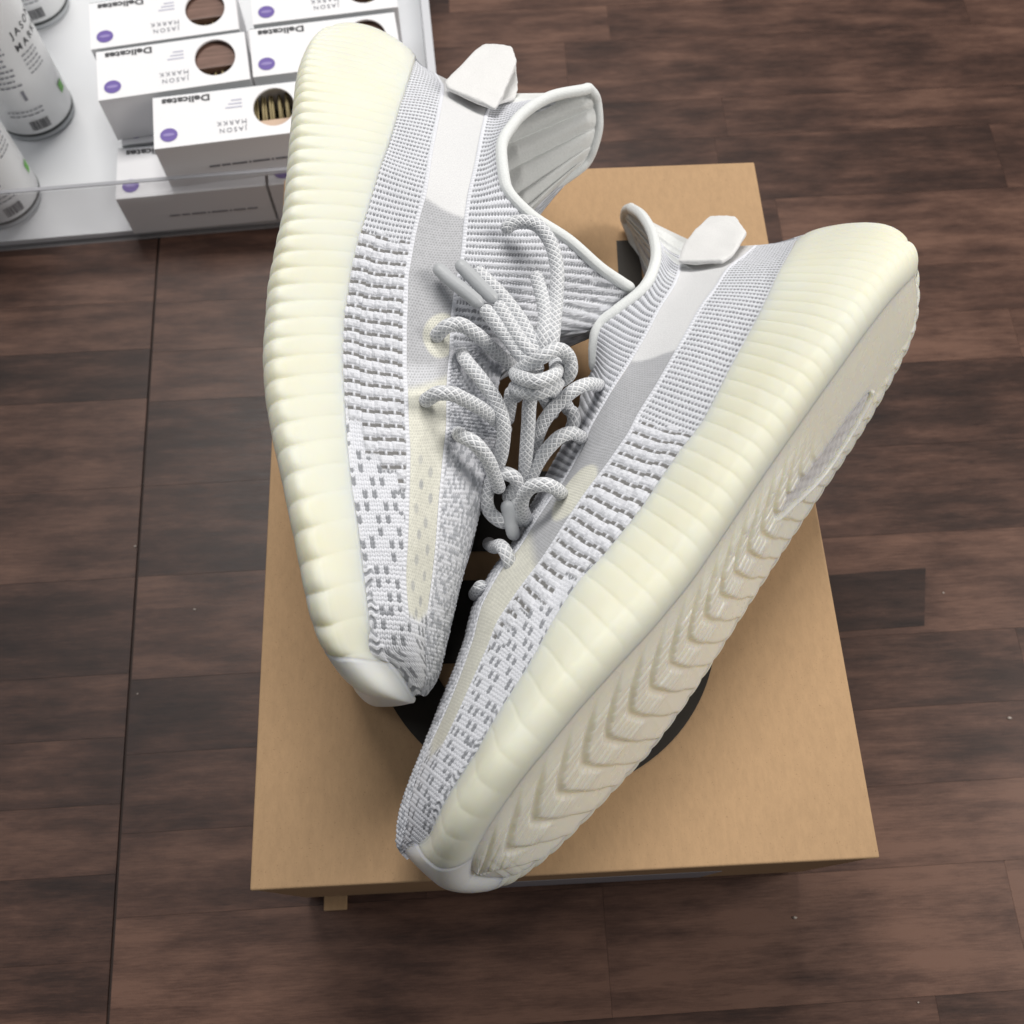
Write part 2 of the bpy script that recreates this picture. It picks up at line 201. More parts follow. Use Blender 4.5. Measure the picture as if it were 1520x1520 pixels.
def knit_material(name, subsurf=.0, rough=.85):
    m, nt, b = mat(name, rough=rough, spec=.25)
    a = N(nt, 'ShaderNodeAttribute', attribute_name='Col')
    n = noise(nt, objco(nt), 2600, 3)
    c = mixc(nt, 1.0, a.outputs['Color'], ramp(nt, n, [(.3, (.84, .84, .85)), (.7, (1, 1, 1))]), 'MULTIPLY')
    nt.links.new(c, b.inputs['Base Color']); bump(nt, b, n, .35, .0004)
    b.inputs['Sheen Weight'].default_value = .15; b.inputs['Sheen Roughness'].default_value = .5
    return m
M = {}
M['knit'] = knit_material('knit_yarn')
M['mono'] = knit_material('monofilament_mesh', rough=.42)
def rubber(name, c1, c2, rough=.36, sss=.75):
    m, nt, b = mat(name, c1, rough, .45)
    co = objco(nt)
    n = noise(nt, co, 26, 3)
    nt.links.new(ramp(nt, n, [(.35, c1), (.68, c2)]), b.inputs['Base Color'])
    b.inputs['Subsurface Weight'].default_value = sss; b.inputs['Subsurface Radius'].default_value = (1.0, .86, .5); b.inputs['Subsurface Scale'].default_value = .011; b.inputs['Specular IOR Level'].default_value = .33
    f = noise(nt, co, 900, 2)
    r = ramp(nt, noise(nt, co, 60, 3), [(.3, (rough-.06,)*3), (.7, (rough+.08,)*3)])
    nt.links.new(r, b.inputs['Roughness'])
    vo = N(nt, 'ShaderNodeTexVoronoi', inp={'Scale': 95, 'Randomness': 1}); nt.links.new(co, vo.inputs['Vector'])
    bump(nt, b, mth(nt, 'ADD', f, mth(nt, 'MULTIPLY', ramp(nt, vo.outputs['Distance'], [(.03, (0, 0, 0)), (.07, (1, 1, 1))]), 1.2)), .045, .0003)
    return m
M['midsole'] = rubber('cream_rubber', (.775, .76, .61), (.765, .77, .665), .54)
M['outsole'] = rubber('cream_gum_rubber', (.90, .86, .715), (.90, .87, .745), .25, .85)
M['toecap'] = rubber('clear_grey_rubber', (.745, .745, .70), (.765, .765, .735), .42, .75)
M['shank'], nt, b = mat('shank_window', (.66, .645, .64), .2)
bump(nt, b, noise(nt, objco(nt), 500, 3), .5, .0006)
def fabric(name, c, scale=1400, bs=.4, rough=.85):
    m, nt, b = mat(name, c, rough, .25)
    co = objco(nt); n = noise(nt, co, scale, 3)
    nt.links.new(ramp(nt, n, [(.25, tuple(x*.9 for x in c)), (.7, c)]), b.inputs['Base Color'])
    bump(nt, b, n, bs, .0005); b.inputs['Sheen Weight'].default_value = .2
    return m
M['trim'] = fabric('collar_binding', (.80, .82, .81))
M['lining'] = fabric('collar_lining', (.79, .80, .785), 1000)
M['tab'] = fabric('white_felt', (.80, .795, .785), 1800, .6)
M['insole'] = fabric('insole_fabric', (.45, .45, .45))
# rope lace: white net over grey core
m, nt, b = mat('lace_braid', rough=.8, spec=.2); M['lace'] = m
a = N(nt, 'ShaderNodeAttribute', attribute_name='luv'); sx = N(nt, 'ShaderNodeSeparateXYZ'); nt.links.new(a.outputs['Vector'], sx.inputs[0])
u = mth(nt, 'MULTIPLY', sx.outputs[0], 1/2.5); v = mth(nt, 'MULTIPLY', sx.outputs[1], 7)
p = mth(nt, 'PINGPONG', mth(nt, 'ADD', u, v), .5); q = mth(nt, 'PINGPONG', mth(nt, 'SUBTRACT', u, v), .5)
d = mth(nt, 'MINIMUM', p, q)
nn = noise(nt, objco(nt), 2500, 2)
d2 = mth(nt, 'ADD', d, mth(nt, 'MULTIPLY', mth(nt, 'SUBTRACT', nn, .5), .10))
nt.links.new(ramp(nt, d2, [(.16, (.83, .84, .86)), (.29, (.52, .535, .56))]), b.inputs['Base Color'])
bump(nt, b, ramp(nt, d2, [(.06, (1, 1, 1)), (.25, (.4, .4, .4)), (.5, (.55, .55, .55))]), .9, .0007)
M['aglet'], nt, b = mat('aglet_plastic', (.47, .485, .50), .38)
bump(nt, b, noise(nt, objco(nt), 700, 2), .3, .0004)
# kraft board
def kraft(name, c):
    m, nt, b = mat(name, c, .78, .25); co = objco(nt)
    mp = N(nt, 'ShaderNodeMapping', inp={'Scale': (1, .35, 1)}); nt.links.new(co, mp.inputs[0])
    n1 = noise(nt, mp.outputs[0], 420, 5, .7); n2 = noise(nt, co, 14, 3); n3 = noise(nt, co, 1500, 2)
    c1 = ramp(nt, n1, [(.3, tuple(x*.82 for x in c)), (.64, c)])
    c2 = mixc(nt, .35, c1, ramp(nt, n2, [(.3, tuple(x*.92 for x in c)), (.7, tuple(min(1, x*1.06) for x in c))]))
    sp = ramp(nt, n3, [(.27, (.50, .45, .40)), (.33, (1, 1, 1))])
    nt.links.new(mixc(nt, .6, c2, sp, 'MULTIPLY'), b.inputs['Base Color']); big = noise(nt, co, 9, 3)
    bump(nt, b, mth(nt, 'ADD', n1, mth(nt, 'MULTIPLY', big, 14)), .16, .0005)
    return m
M['kraft'] = kraft('kraft_board', (.475, .307, .170))
M['print'], nt, b = mat('black_print', (.028, .023, .018), .55, .3)
bump(nt, b, noise(nt, objco(nt), 800, 3), .1, .0003)
# wood floor
m, nt, b = mat('laminate_wood', rough=.42, spec=.28); M['wood'] = m
geo = N(nt, 'ShaderNodeNewGeometry').outputs['Position']
at = N(nt, 'ShaderNodeAttribute', attribute_name='tone', attribute_type='OBJECT'); at2 = N(nt, 'ShaderNodeAttribute', attribute_name='seed', attribute_type='OBJECT')
cmb = N(nt, 'ShaderNodeCombineXYZ'); nt.links.new(at2.outputs['Fac'], cmb.inputs[2])
ad = N(nt, 'ShaderNodeVectorMath', operation='ADD'); nt.links.new(geo, ad.inputs[0]); nt.links.new(cmb.outputs[0], ad.inputs[1])
mp = N(nt, 'ShaderNodeMapping', inp={'Scale': (1, 7, 1)}); nt.links.new(ad.outputs[0], mp.inputs[0])
mp2 = N(nt, 'ShaderNodeMapping', inp={'Scale': (1, 2.2, 1)}); nt.links.new(ad.outputs[0], mp2.inputs[0])
mp3 = N(nt, 'ShaderNodeMapping', inp={'Scale': (1, 16, 1)}); nt.links.new(ad.outputs[0], mp3.inputs[0])
g1 = noise(nt, mp.outputs[0], 16, 6, .62); g2 = noise(nt, mp2.outputs[0], 15, 4, .6); g3 = noise(nt, mp3.outputs[0], 75, 8, .78); g4 = noise(nt, geo, 900, 2)
f = mth(nt, 'ADD', mth(nt, 'MULTIPLY', g1, .42), mth(nt, 'ADD', mth(nt, 'MULTIPLY', g2, .46), mth(nt, 'MULTIPLY', g3, .26)))
f = mth(nt, 'ADD', mth(nt, 'MULTIPLY', mth(nt, 'SUBTRACT', f, .57), 1.35), mth(nt, 'ADD', at.outputs['Fac'], .555))
mp5 = N(nt, 'ShaderNodeMapping', inp={'Scale': (1, 22, 1)}); nt.links.new(ad.outputs[0], mp5.inputs[0]); g5 = noise(nt, mp5.outputs[0], 130, 3, .6)
f = mth(nt, 'ADD', f, mth(nt, 'ADD', mth(nt, 'MULTIPLY', mth(nt, 'SUBTRACT', g4, .5), .07), mth(nt, 'MULTIPLY', mth(nt, 'SUBTRACT', g5, .5), .22)))
c = ramp(nt, f, [(.28, (.0175, .0100, .0084)), (.46, (.043, .0228, .0172)), (.58, (.077, .0400, .0290)), (.78, (.150, .081, .057))])
nt.links.new(c, b.inputs['Base Color'])
nt.links.new(ramp(nt, g3, [(.3, (.33,)*3), (.7, (.50,)*3)]), b.inputs['Roughness'])
bump(nt, b, g3, .10, .0006)
M['seam'], _, _ = mat('seam_shadow', (.034, .021, .017), .8)
M['card'], nt, b = mat('white_card', (.86, .855, .87), .45, .4)
bump(nt, b, noise(nt, objco(nt), 700, 3), .05, .0003)
M['acrylic_white'], nt, b = mat('white_acrylic', (.80, .81, .83), .22, .5)
bump(nt, b, noise(nt, objco(nt), 25, 2), .03, .002)
M['ink'], _, _ = mat('dark_ink', (.065, .065, .07), .5)
M['ink_grey'], _, _ = mat('grey_ink', (.22, .22, .25), .5)
M['ink_pale'], _, _ = mat('pale_lilac_ink', (.56, .56, .66), .5)
M['purple'], _, _ = mat('purple_print', (.15, .10, .36), .5)
M['lilac'], _, _ = mat('lilac_print', (.30, .24, .52), .5)
M['teal'], _, _ = mat('teal_edge', (.17, .20, .215), .5)
M['green'], _, _ = mat('green_print', (.13, .40, .06), .5)
M['bottle'], nt, b = mat('bottle_white', (.78, .785, .79), .35, .5)
bump(nt, b, noise(nt, objco(nt), 300, 2), .04, .0003)
M['bottle_base'], _, _ = mat('bottle_dark_rim', (.04, .045, .045), .4)
M['clear_base'], _, _ = mat('bottle_foot', (.50, .52, .54), .2)
M['brush_wood'], nt, b = mat('brush_wood', (.16, .085, .06), .5)
mp = N(nt, 'ShaderNodeMapping', inp={'Scale': (1, 9, 3)}); nt.links.new(objco(nt), mp.inputs[0])
nt.links.new(ramp(nt, noise(nt, mp.outputs[0], 60, 4), [(.3, (.13, .07, .05)), (.7, (.22, .125, .095))]), b.inputs['Base Color'])
M['pale_wood'], _, _ = mat('pale_brush_wood', (.62, .44, .32), .5)
M['bristle'], _, _ = mat('hog_bristle', (.36, .29, .15), .7)
M['box_inside'], _, _ = mat('box_inside', (.05, .045, .03), .8)
# clear acrylic sheet, slightly hazy
m = bpy.data.materials.new('clear_acrylic'); m.use_nodes = True; nt = m.node_tree; M['acrylic'] = m
for n_ in list(nt.nodes): nt.nodes.remove(n_)
out = N(nt, 'ShaderNodeOutputMaterial'); tr = N(nt, 'ShaderNodeBsdfTransparent', inp={'Color': (.955, .955, .96, 1)}); df = N(nt, 'ShaderNodeBsdfDiffuse', inp={'Color': (.7, .7, .72, 1)}); gl = N(nt, 'ShaderNodeBsdfGlossy', inp={'Roughness': .06})
m1 = N(nt, 'ShaderNodeMixShader'); m1.inputs[0].default_value = .14; nt.links.new(tr.outputs[0], m1.inputs[1]); nt.links.new(df.outputs[0], m1.inputs[2])
m2 = N(nt, 'ShaderNodeMixShader'); m2.inputs[0].default_value = .05; nt.links.new(m1.outputs[0], m2.inputs[1]); nt.links.new(gl.outputs[0], m2.inputs[2]); nt.links.new(m2.outputs[0], out.inputs[0])
M['panel_edge'], _, _ = mat('panel_edge', (.36, .36, .385), .3)
M['acrylic_edge'], _, _ = mat('acrylic_edge', (.62, .63, .66), .25)

# ---------------------------------------------------------------- floor of laminate strips
floor = thing('floor', 'dark brown laminate floor', 'floor')
del floor['label']; del floor['category']
floor['kind'] = 'structure'
base = bmesh.new(); box_bm(base, -4, 4, -4, 4, -.03, -.0016)
sub = bm_obj('subfloor', base, M['seam'], floor)
def seam_x(y): return -.2359-.0335*y
def slope(x): return .012*x
def plank(x0, x1, y0, y1, tone, g=.00007):
    bm = bmesh.new()
    def X(x, y): return seam_x(y)+.0008 if x == 'R' else (seam_x(y)-.0008 if x == 'L' else x)
    cs = []
    for xx, yy in ((x0, y0), (x1, y0), (x1, y1), (x0, y1)):
        x = X(xx, yy); yv = yy+(g if yy == y0 else -g)
        cs.append((x+(g if xx == x0 else -g), yv+slope(x)))
    top = [bm.verts.new((a, b_, 0)) for a, b_ in cs]; bot = [bm.verts.new((a, b_, -.004)) for a, b_ in cs]
    bm.faces.new(top)
    for i in range(4): bm.faces.new((top[i], bot[i], bot[(i+1) % 4], top[(i+1) % 4]))
    o = bm_obj('plank', bm, M['wood'], floor); o['tone'] = float(tone); o['seed'] = float(random.random()*40)
fixedL = [(.161, .198, .03), (.124, .161, -.10), (.062, .124, .05), (.003, .062, .05)]
fixedR = [(.121, .158, .05), (.158, .196, .03), (.062, .121, -.07), (.003, .062, -.02)]
def rows(fixed, ymin, ymax):
    out = list(fixed); y = min(f_[0] for f_ in fixed)
    while y > ymin:
        h_ = random.choice((.036, .042, .058, .062)); out.append((y-h_, y, random.gauss(-.02, .05))); y -= h_
    y = max(f_[1] for f_ in fixed)
    while y < ymax:
        h_ = random.choice((.036, .042, .058, .062)); out.append((y, y+h_, random.gauss(0, .045))); y += h_
    return out
for y0, y1, t in rows(fixedL, -.42, 1.0):
    x = 'L'; xr = -.24
    while xr > -.9:
        ln = random.uniform(.10, .34); plank(xr-ln if xr-ln > -.9 else -.95, x, y0, y1, t+random.gauss(0, .03)); xr -= ln; x = xr
for y0, y1, t in rows(fixedR, -.42, 1.0):
    x = 'R'; xl = -.23
    if abs(y0-.062) < .002: cuts = [.05, .30]
    else: cuts = []
    while xl < 1.0:
        ln = random.uniform(.12, .42); nx = xl+ln
        plank(x, nx, y0, y1, t+random.gauss(0, .04)); xl = nx; x = nx
# darker inlaid piece beside the box
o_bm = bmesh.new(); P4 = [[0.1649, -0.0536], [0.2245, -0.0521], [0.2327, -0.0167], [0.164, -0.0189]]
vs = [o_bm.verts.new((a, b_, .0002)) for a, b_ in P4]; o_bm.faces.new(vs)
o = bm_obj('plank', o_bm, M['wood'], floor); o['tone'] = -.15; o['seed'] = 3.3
# crumbs of lint on the floor
lj = Join()
for px, py, s in [[-0.2002, -0.0217, 0.0009], [-0.2386, 0.0197, 0.0009], [0.261, -0.1075, 0.0013], [0.1804, -0.2473, 0.0006], [0.124, -0.2047, 0.0012], [0.2398, -0.0327, 0.0008], [-0.2289, -0.07, 0.0006]]:
    bm = bmesh.new(); bmesh.ops.create_icosphere(bm, subdivisions=1, radius=s)
    v_ = np.array([v.co[:] for v in bm.verts])*np.array([1, .7, .4])*rng.uniform(.7, 1.3, (len(bm.verts), 1))+np.array([px, py, s*.35]); f_ = np.array([[v.index for v in f2.verts] for f2 in bm.faces]); bm.free()
    lj.add(v_, f_)
v_, f_, _ = lj.out()
M['lint'], _, _ = mat('lint', (.40, .35, .31), .9)
o = mesh_obj('lint', v_, f_, M['lint']); o['kind'] = 'stuff'

# ---------------------------------------------------------------- shoebox
LX, LY = .13, .1831
sb = thing('shoebox', 'kraft cardboard shoebox with dark print on its lid, lying under the two sneakers', 'shoebox')
bm = bmesh.new()
box_bm(bm, -LX+.003, LX-.003, -LY+.0035, LY-.003, .0004, H-.004)
body = bm_obj('box_body', bm, M['kraft'], sb)
bm = bmesh.new()
# lid: a folded tray of board, rounded folds
box_bm(bm, -LX, LX, -LY, LY, H-.0022, H, .0011, 3)
lid = bm_obj('lid', bm, M['kraft'], sb, smooth=True)
def lip(x0, x1, y0, y1):
    bm = bmesh.new(); box_bm(bm, x0, x1, y0, y1, .0062, H-.0018, .0006, 2); bm_obj('lid_side', bm, M['kraft'], lid)
lip(-LX+.0004, LX-.0004, -LY+.0004, -LY+.0024); lip(-LX+.0004, LX-.0004, LY-.0024, LY-.0004)
lip(-LX+.0004, -LX+.0022, -LY+.0026, LY-.0026); lip(LX-.0022, LX-.0004, -LY+.0026, LY-.0026)
bm = bmesh.new(); box_bm(bm, -0.1206, -0.1086, -0.1895, -0.1796, .0006, .003, .0005, 2); bm_obj('locking_tab', bm, M['kraft'], sb)
bm = bmesh.new(); box_bm(bm, -.045, .075, -LY+.0001, -LY+.00045, .012, .07); M['sticker'], _, _ = mat('sticker', (.33, .33, .36), .5); bm_obj('size_sticker', bm, M['sticker'], sb)
# printed emblem on the lid
def flat_poly(name, loops, z, m, parent):
    bm = bmesh.new()
    for pts in loops:
        bm.faces.new([bm.verts.new((x, y, z)) for x, y in pts])
    return bm_obj(name, bm, m, parent)
def annulus(c, r0, r1, a0, a1, z, m, parent, name, n=64):
    th = np.linspace(a0, a1, n); V = []; F = []
    for r_ in (r0, r1):
        for t_ in th: V.append((c[0]+r_*math.cos(t_), c[1]+r_*math.sin(t_), z))
    for i in range(n-1): F.append((i, n+i, n+i+1, i+1))
    return mesh_obj(name, V, F, m, parent, smooth=False)
EC, ER = ([-0.0029, -0.0735], 0.0777)
annulus(EC, ER*.70, ER, math.radians(172), math.radians(368), H+.0006, M['print'], lid, 'printed_emblem')
for p_ in [[[-0.0535, -0.0532], [0.0363, -0.0576], [0.0329, -0.0942], [-0.0542, -0.0924]], [[-0.0477, 0.0019], [0.0253, -0.0016], [0.022, -0.0426], [-0.0486, -0.0392]], [[0.0487, 0.133], [0.0614, 0.1329], [0.0592, 0.0932], [0.047, 0.0938]]]: flat_poly('printed_emblem', [p_], H+.0005, M['print'], lid)

# ---------------------------------------------------------------- sneakers
WH = np.array([.80, .811, .853]); GR = np.array([.335, .345, .37]); LG = np.array([.215, .21, .205])
def knit_pattern(zone, u, v, lad):
    """u along the shoe, v across (both mm). returns colour (n,3), height (mm)"""
    sh = u.shape; col = np.empty(sh+(3,)); h = np.zeros(sh)
    def stitches(du, dv, k=.9, uu=None):
        uu = u if uu is None else uu
        fv = v/dv-np.floor(v/dv); j = np.floor(v/dv)
        a = uu/du+k*np.abs(fv-.5); i = np.floor(a); fu = a-i
        leg = np.clip(1-np.abs(np.abs(fv-.5)-.25)/.27, 0, 1)**.6
        return i, j, np.sin(np.pi*fu)**.55*leg, np.abs(fv-.5)
    # --- low-heel fine stripes, ladder, dashes chosen by u,v
    if zone == 'low':
        i, j, hs, fc = stitches(1.28, 1.55, .9, u+.10*v)
        g_ = ((np.mod(i, 2) == 1)*smooth01((.44-fc)/.14)*(.80+.20*hash2(i, j, 7)))[..., None]; c1 = WH*(1-g_)+GR*.74*g_; h1 = .36*hs-.10*g_[..., 0]
        # ladder
        P = 5.5; jj = np.floor(v/5.2); fvj = v/5.2-jj
        uu = u+.35*np.sin(jj*2.1)+.25*v*.1
        fr = np.mod(uu/P, 1)
        gro = smooth01((fr-.02)/.07)*smooth01((.40-fr)/.07)
        bridge = smooth01((.11-np.abs(fvj-.5))/.05)*smooth01((np.abs(fr-.19+.0)*-1+.16)/.05)
        i2, j2, hs2, _ = stitches(1.15, 1.3, .6)
        c2 = WH*(1-gro[..., None]*(1-bridge[..., None]))+LG*(gro*(1-bridge))[..., None]
        pit = (hash2(i2, j2, 3) > .72)*(1-gro)
        c2 = c2*(1-.12*pit[..., None])
        h2 = .22*hs2+(1-gro)*1.05*np.sin(np.pi*np.clip((fr-.30)/.72+0*fr, 0, 1))**.35*.9+bridge*.75-.25*pit
        h2 = h2-.35*smooth01((.10-np.minimum(fvj, 1-fvj))/.06)*(1-gro)
        # dashes
        i3, j3, hs3, _ = stitches(1.6, 1.75, .8)
        k = np.mod(i3+3*np.floor(j3/2), 9)
        dark = (((k <= 1) | (k == 3) | (k == 4)) & (np.mod(j3, 2) == 0) & (hash2(np.floor(i3/2), j3, 1) > .12)) | (hash2(i3, j3, 9) > .985)
        hole = (np.mod(i3+j3, 3) == 0)
        c3 = np.where(dark[..., None], GR*1.02, WH); h3 = .40*hs3-.22*(np.mod(i3, 2) == 0)*(hs3 < .35)
        # noisy purl ridges near the toe rand
        a_l, b_l, cvt, toe = lad
        vb = b_l+cvt*5.2*(jj+.5)+2.2*np.sin(jj*4.1)
        w_l = smooth01((u-(a_l+.08*v+1.5*np.sin(jj*2.7)))/1.5)*smooth01((vb-u)/1.2)
        w_d = smooth01((u-vb)/1.2)
        col = c1*(1-w_l-w_d)[..., None]+c2*w_l[..., None]+c3*w_d[..., None]
        h = h1*(1-w_l-w_d)+h2*w_l+h3*w_d
        wt = smooth01((u-toe)/4)*smooth01((toe+52-u)/6)*smooth01((6.2-v+1.6*np.sin(u*.5))/2)
        n = .5+.5*np.sin(u*1.9+1.3*np.sin(v*1.5+u*.21)+1.1*np.sin(u*.43)+.8*(hash2(np.floor(u/1.6), np.floor(v/1.5), 8)-.5)); n2 = smooth01((n-.32)/.30)
        i4, j4, hs4, _ = stitches(1.4, 1.2, .9)
        col = col*(1-wt[..., None])+wt[..., None]*(WH*n2[..., None]+GR*(1-n2)[..., None]); h = h*(1-wt)+wt*(.55*n2+.35*hs4)
    elif zone == 'top':
        i, j, hs, fc = stitches(1.65, 1.45, .8, u-.18*v)
        st = np.mod(i, 2) == 0
        g_ = ((~st)*smooth01((.47-fc)/.12)*(.82+.18*hash2(i, j, 7)))[..., None]; c1 = WH*(1-g_)+GR*.74*g_; h1 = .42*hs+.16*st
        i2, j2, hs2, _ = stitches(1.5, 1.35, 1.0)
        r_ = .65*hash2(i2, j2, 5)+.35*hash2(np.floor(i2/2), j2, 6)
        c2 = np.where((r_ > .42)[..., None], WH*.97, GR*1.45); h2 = .72*hs2*(0.5+.7*hash2(i2, j2, 2))
        w_ = smooth01((u-lad)/5)
        col = c1*(1-w_)[..., None]+c2*w_[..., None]; h = h1*(1-w_)+h2*w_
    return col, h

def side_surface(st, cols, X):
    return [pchip(st, cols[k], X) for k in range(cols.shape[0])]

def build_shoe(key, label, right, cfg):
    d = D[key]; O, F, La, U = (np.array(d[k]) for k in ('O', 'F', 'Lat', 'U'))
    def Wd(p): p = np.asarray(p, float); return O+p[..., 0:1]*F+p[..., 1:2]*La+p[..., 2:3]*U
    flip0 = right   # local axes are left-handed on the right shoe
    root = thing('sneaker', label, 'sneaker', tuple(O))
    root['group'] = 'pair of sneakers on the shoebox'
    def emit(name, V, Fc, mt, par=None, fl=False, **k):
        return mesh_obj(name, Wd(V)-O if par is None else Wd(V)-O, Fc, mt, par or root, flip=(fl != flip0), **k)
    up = np.array(d['up'])                       # stations x (ms, SL, SU, T) x 3
    S = up.shape[0]
    key_t = chord((up[:, 0]+up[:, 1])/2)
    kn = np.array([0, .38, .64, 1.])
    n1, n2, n3 = cfg['nv']; NU = cfg['nu']
    X = np.linspace(0, key_t[-1], NU)
    C = np.stack([pchip(key_t, up[:, k], X) for k in range(4)])     # 4,NU,3
    stn = np.interp(X, key_t, np.arange(S))
    mir = np.array([1, -1, 1])
    # medial collar / ridge line
    tm = np.array(d['tmed']); full = up[:, 3]*mir
    full[:, 1] = np.where(up[:, 3, 1] < .0005, up[:, 3, 1], full[:, 1])
    gap = np.interp(np.arange(S), [0, 7, 9, 12, 14, 16, S], [.0, .010, .012, .010, .006, 0, 0])
    full = full.copy(); full[:, 1] -= gap; full[:, 2] -= gap*.6
    full[:len(tm)] = tm
    for q, p_ in cfg['med']: full[q] = p_
    Tm = pchip(key_t, full, X)
    M1 = C[2]*mir; M2 = C[1]*mir; M3 = C[0]*mir
    fore = smooth01((stn-13.5)/2)[:, None]
    ghost = fore*M1+(1-fore)*(2*C[3]-C[2])
    Pin = C[0]-.10*(C[1]-C[0])/1.0; Pin = C[0]+(C[0]-C[1])*.12-np.array([0, .0012, 0])*np.sign(C[0][:, 1:2]+1e-9)
    def cross(Ps, kk, tt):
        """Ps list of control arrays incl ghosts at both ends, kk knots of all, tt sample params"""
        Ps = np.stack(Ps); out_ = np.empty((Ps.shape[1], len(tt), 3))
        dd = np.diff(Ps, axis=0)/np.diff(kk)[:, None, None]
        hh = np.diff(kk)
        for n_, t_ in enumerate(tt):
            k = min(max(np.searchsorted(kk, t_, side='right')-1, 1), len(kk)-3)
            m0 = (hh[k]*dd[k-1]+hh[k-1]*dd[k])/(hh[k]+hh[k-1]); m1_ = (hh[k+1]*dd[k]+hh[k]*dd[k+1])/(hh[k+1]+hh[k])
            s = (t_-kk[k])/hh[k]
            out_[:, n_] = (2*s**3-3*s**2+1)*Ps[k]+(s**3-2*s**2+s)*hh[k]*m0+(-2*s**3+3*s**2)*Ps[k+1]+(s**3-s**2)*hh[k]*m1_
        return out_
    tt = np.concatenate([np.linspace(0, kn[1], n1), np.linspace(kn[1], kn[2], n2)[1:], np.linspace(kn[2], 1, n3)[1:]])
    kk = np.array([-.3, 0, kn[1], kn[2], 1, 1.36])
    G = cross([C[0]-(C[1]-C[0])*.8, Pin, C[1], C[2], C[3], ghost], kk, tt)      # NU,NV,3
    NV = len(tt)
    gu = np.gradient(G, axis=0); gv = np.gradient(G, axis=1); nr = np.cross(gv, gu); nr /= np.maximum(np.linalg.norm(nr, axis=2), 1e-9)[..., None]
    sgn = np.sign(np.sum(nr*np.array([0, 1, 0]), axis=2).mean()); nr *= sgn
    uu = np.concatenate([[0], np.cumsum(np.linalg.norm(np.diff(C[1], axis=0), axis=1))])*1000
    vv = np.concatenate([np.zeros((NU, 1)), np.cumsum(np.linalg.norm(np.diff(G, axis=1), axis=2), axis=1)], 1)*1000
    b1 = n1-1; b2 = n1+n2-2
    Ug = np.repeat(uu[:, None], NV, 1)
    k15 = int(np.searchsorted(stn, 15)); wx = smooth01((stn-13.5)/3.5)[:, None]
    Ug = Ug*(1-wx)+(G[..., 0]*1000+uu[k15]-C[1][k15, 0]*1000)*wx
    col = np.empty((NU, NV, 3)); h = np.zeros((NU, NV))
    # lower knit: v measured up from the rand but aligned to the stripe edge
    vl = vv[:, :b1+1]; c_, h_ = knit_pattern('low', Ug[:, :b1+1], vl, cfg['lad']); col[:, :b1+1] = c_; h[:, :b1+1] = h_
    vt = vv[:, b2:]-vv[:, b2:b2+1]; c_, h_ = knit_pattern('top', Ug[:, b2:], vt+100, cfg['mott'])
    col[:, b2:] = c_; h[:, b2:] = h_
    # stripe
    us = Ug[:, b1:b2+1]; vs_ = vv[:, b1:b2+1]-vv[:, b1:b1+1]; wv = vs_/np.maximum(vs_[:, -1:], 1e-6); sg = np.repeat(stn[:, None], us.shape[1], 1)
    grey = np.array([.54, .545, .565]); cream = np.array([.80, .79, .69]); white = np.array([.80, .80, .80]); pale = np.array([.76, .77, .80])
    g1 = np.floor(us/1.25); g2 = np.floor(vs_/1.25+.5*np.mod(g1, 2)); gx = us/1.25-g1; gy = vs_/1.25+.5*np.mod(g1, 2)-g2
    dot = np.clip(1-((gx-.5)**2+(gy-.5)**2)/.16, 0, 1)
    e0 = smooth01((sg-cfg['white_end']-.5*(wv-.5))/.22); cs = white*(1-e0)[..., None]+grey*e0[..., None]
    blob = smooth01((1-((sg-cfg['blob'][0])/cfg['blob'][2])**2-((wv-cfg['blob'][1])/.48)**2)/.3)
    cs = cs*(1-blob[..., None])+cream*blob[..., None]*1.02
    pl = smooth01((sg-cfg['pale'][0])/.5)*smooth01((cfg['pale'][1]-sg)/.5)*smooth01((.9-wv)/.3); cs = cs*(1-pl[..., None]*.75)+pale*pl[..., None]*.75
    cr = smooth01((sg-cfg['cream']+.5*(wv-.5))/.5); cs = cs*(1-cr[..., None])+cream*cr[..., None]
    # grey flecks showing through the cream part
    fl = np.zeros_like(us)
    for n_ in range(16):
        for side in (0, 1):
            cu = cfg['fleck0']+n_*9.5+side*4.5; cv = (.30 if side == 0 else .66)+.08*math.sin(n_*2.3)
            rr = ((us-cu)/2.5)**2+((wv-cv)*vs_[:, -1:]/1.6)**2
            fl = np.maximum(fl, smooth01((1-rr)/.8)*(.55+.45*hash2(n_, side)))
    cs = cs*(1-(.72*fl*cr)[..., None])+GR*1.15*(.72*fl*cr)[..., None]
    spark = hash2(g1, g2, 4)
    cs = cs*(1-((.03+.27*e0*(1-cr*.6))*smooth01((dot-.15)/.4))[..., None])*(1+.06*(spark-.5)*2*e0)[..., None]
    hs_ = .13*dot*(spark*.6+.5)*np.maximum(e0, .25)-.35*np.sin(np.pi*np.clip(wv, 0, 1))
    ck, hk = knit_pattern('low', us, vl[:, -1:]+vs_, cfg['lad']); kn_ = smooth01((sg-cfg['stripe_end']+.6*np.abs(wv-.5))/.35)
    cs = cs*(1-kn_[..., None])+ck*kn_[..., None]; hs_ = hs_*(1-kn_)+hk*kn_
    # bead chains along both stripe edges
    for arr_v, sl, off in ((vv[:, b1:b1+1]-vv[:, :b1+1], slice(0, b1+1), 0), (vt, slice(b2, NV), .5)):
        w_ = smooth01((2.0-arr_v)/.5)*smooth01((cfg['stripe_end']+.3-stn[:, None])/.4); bead = np.abs(np.sin(np.pi*(Ug[:, sl]/1.7+off)))**.6
        col[:, sl] = col[:, sl]*(1-w_[..., None])+(WH*1.02)*w_[..., None]
        h[:, sl] = h[:, sl]*(1-w_)+w_*(.55*bead*np.sin(np.pi*np.clip(arr_v/2.0, 0, 1))**.6+.1)
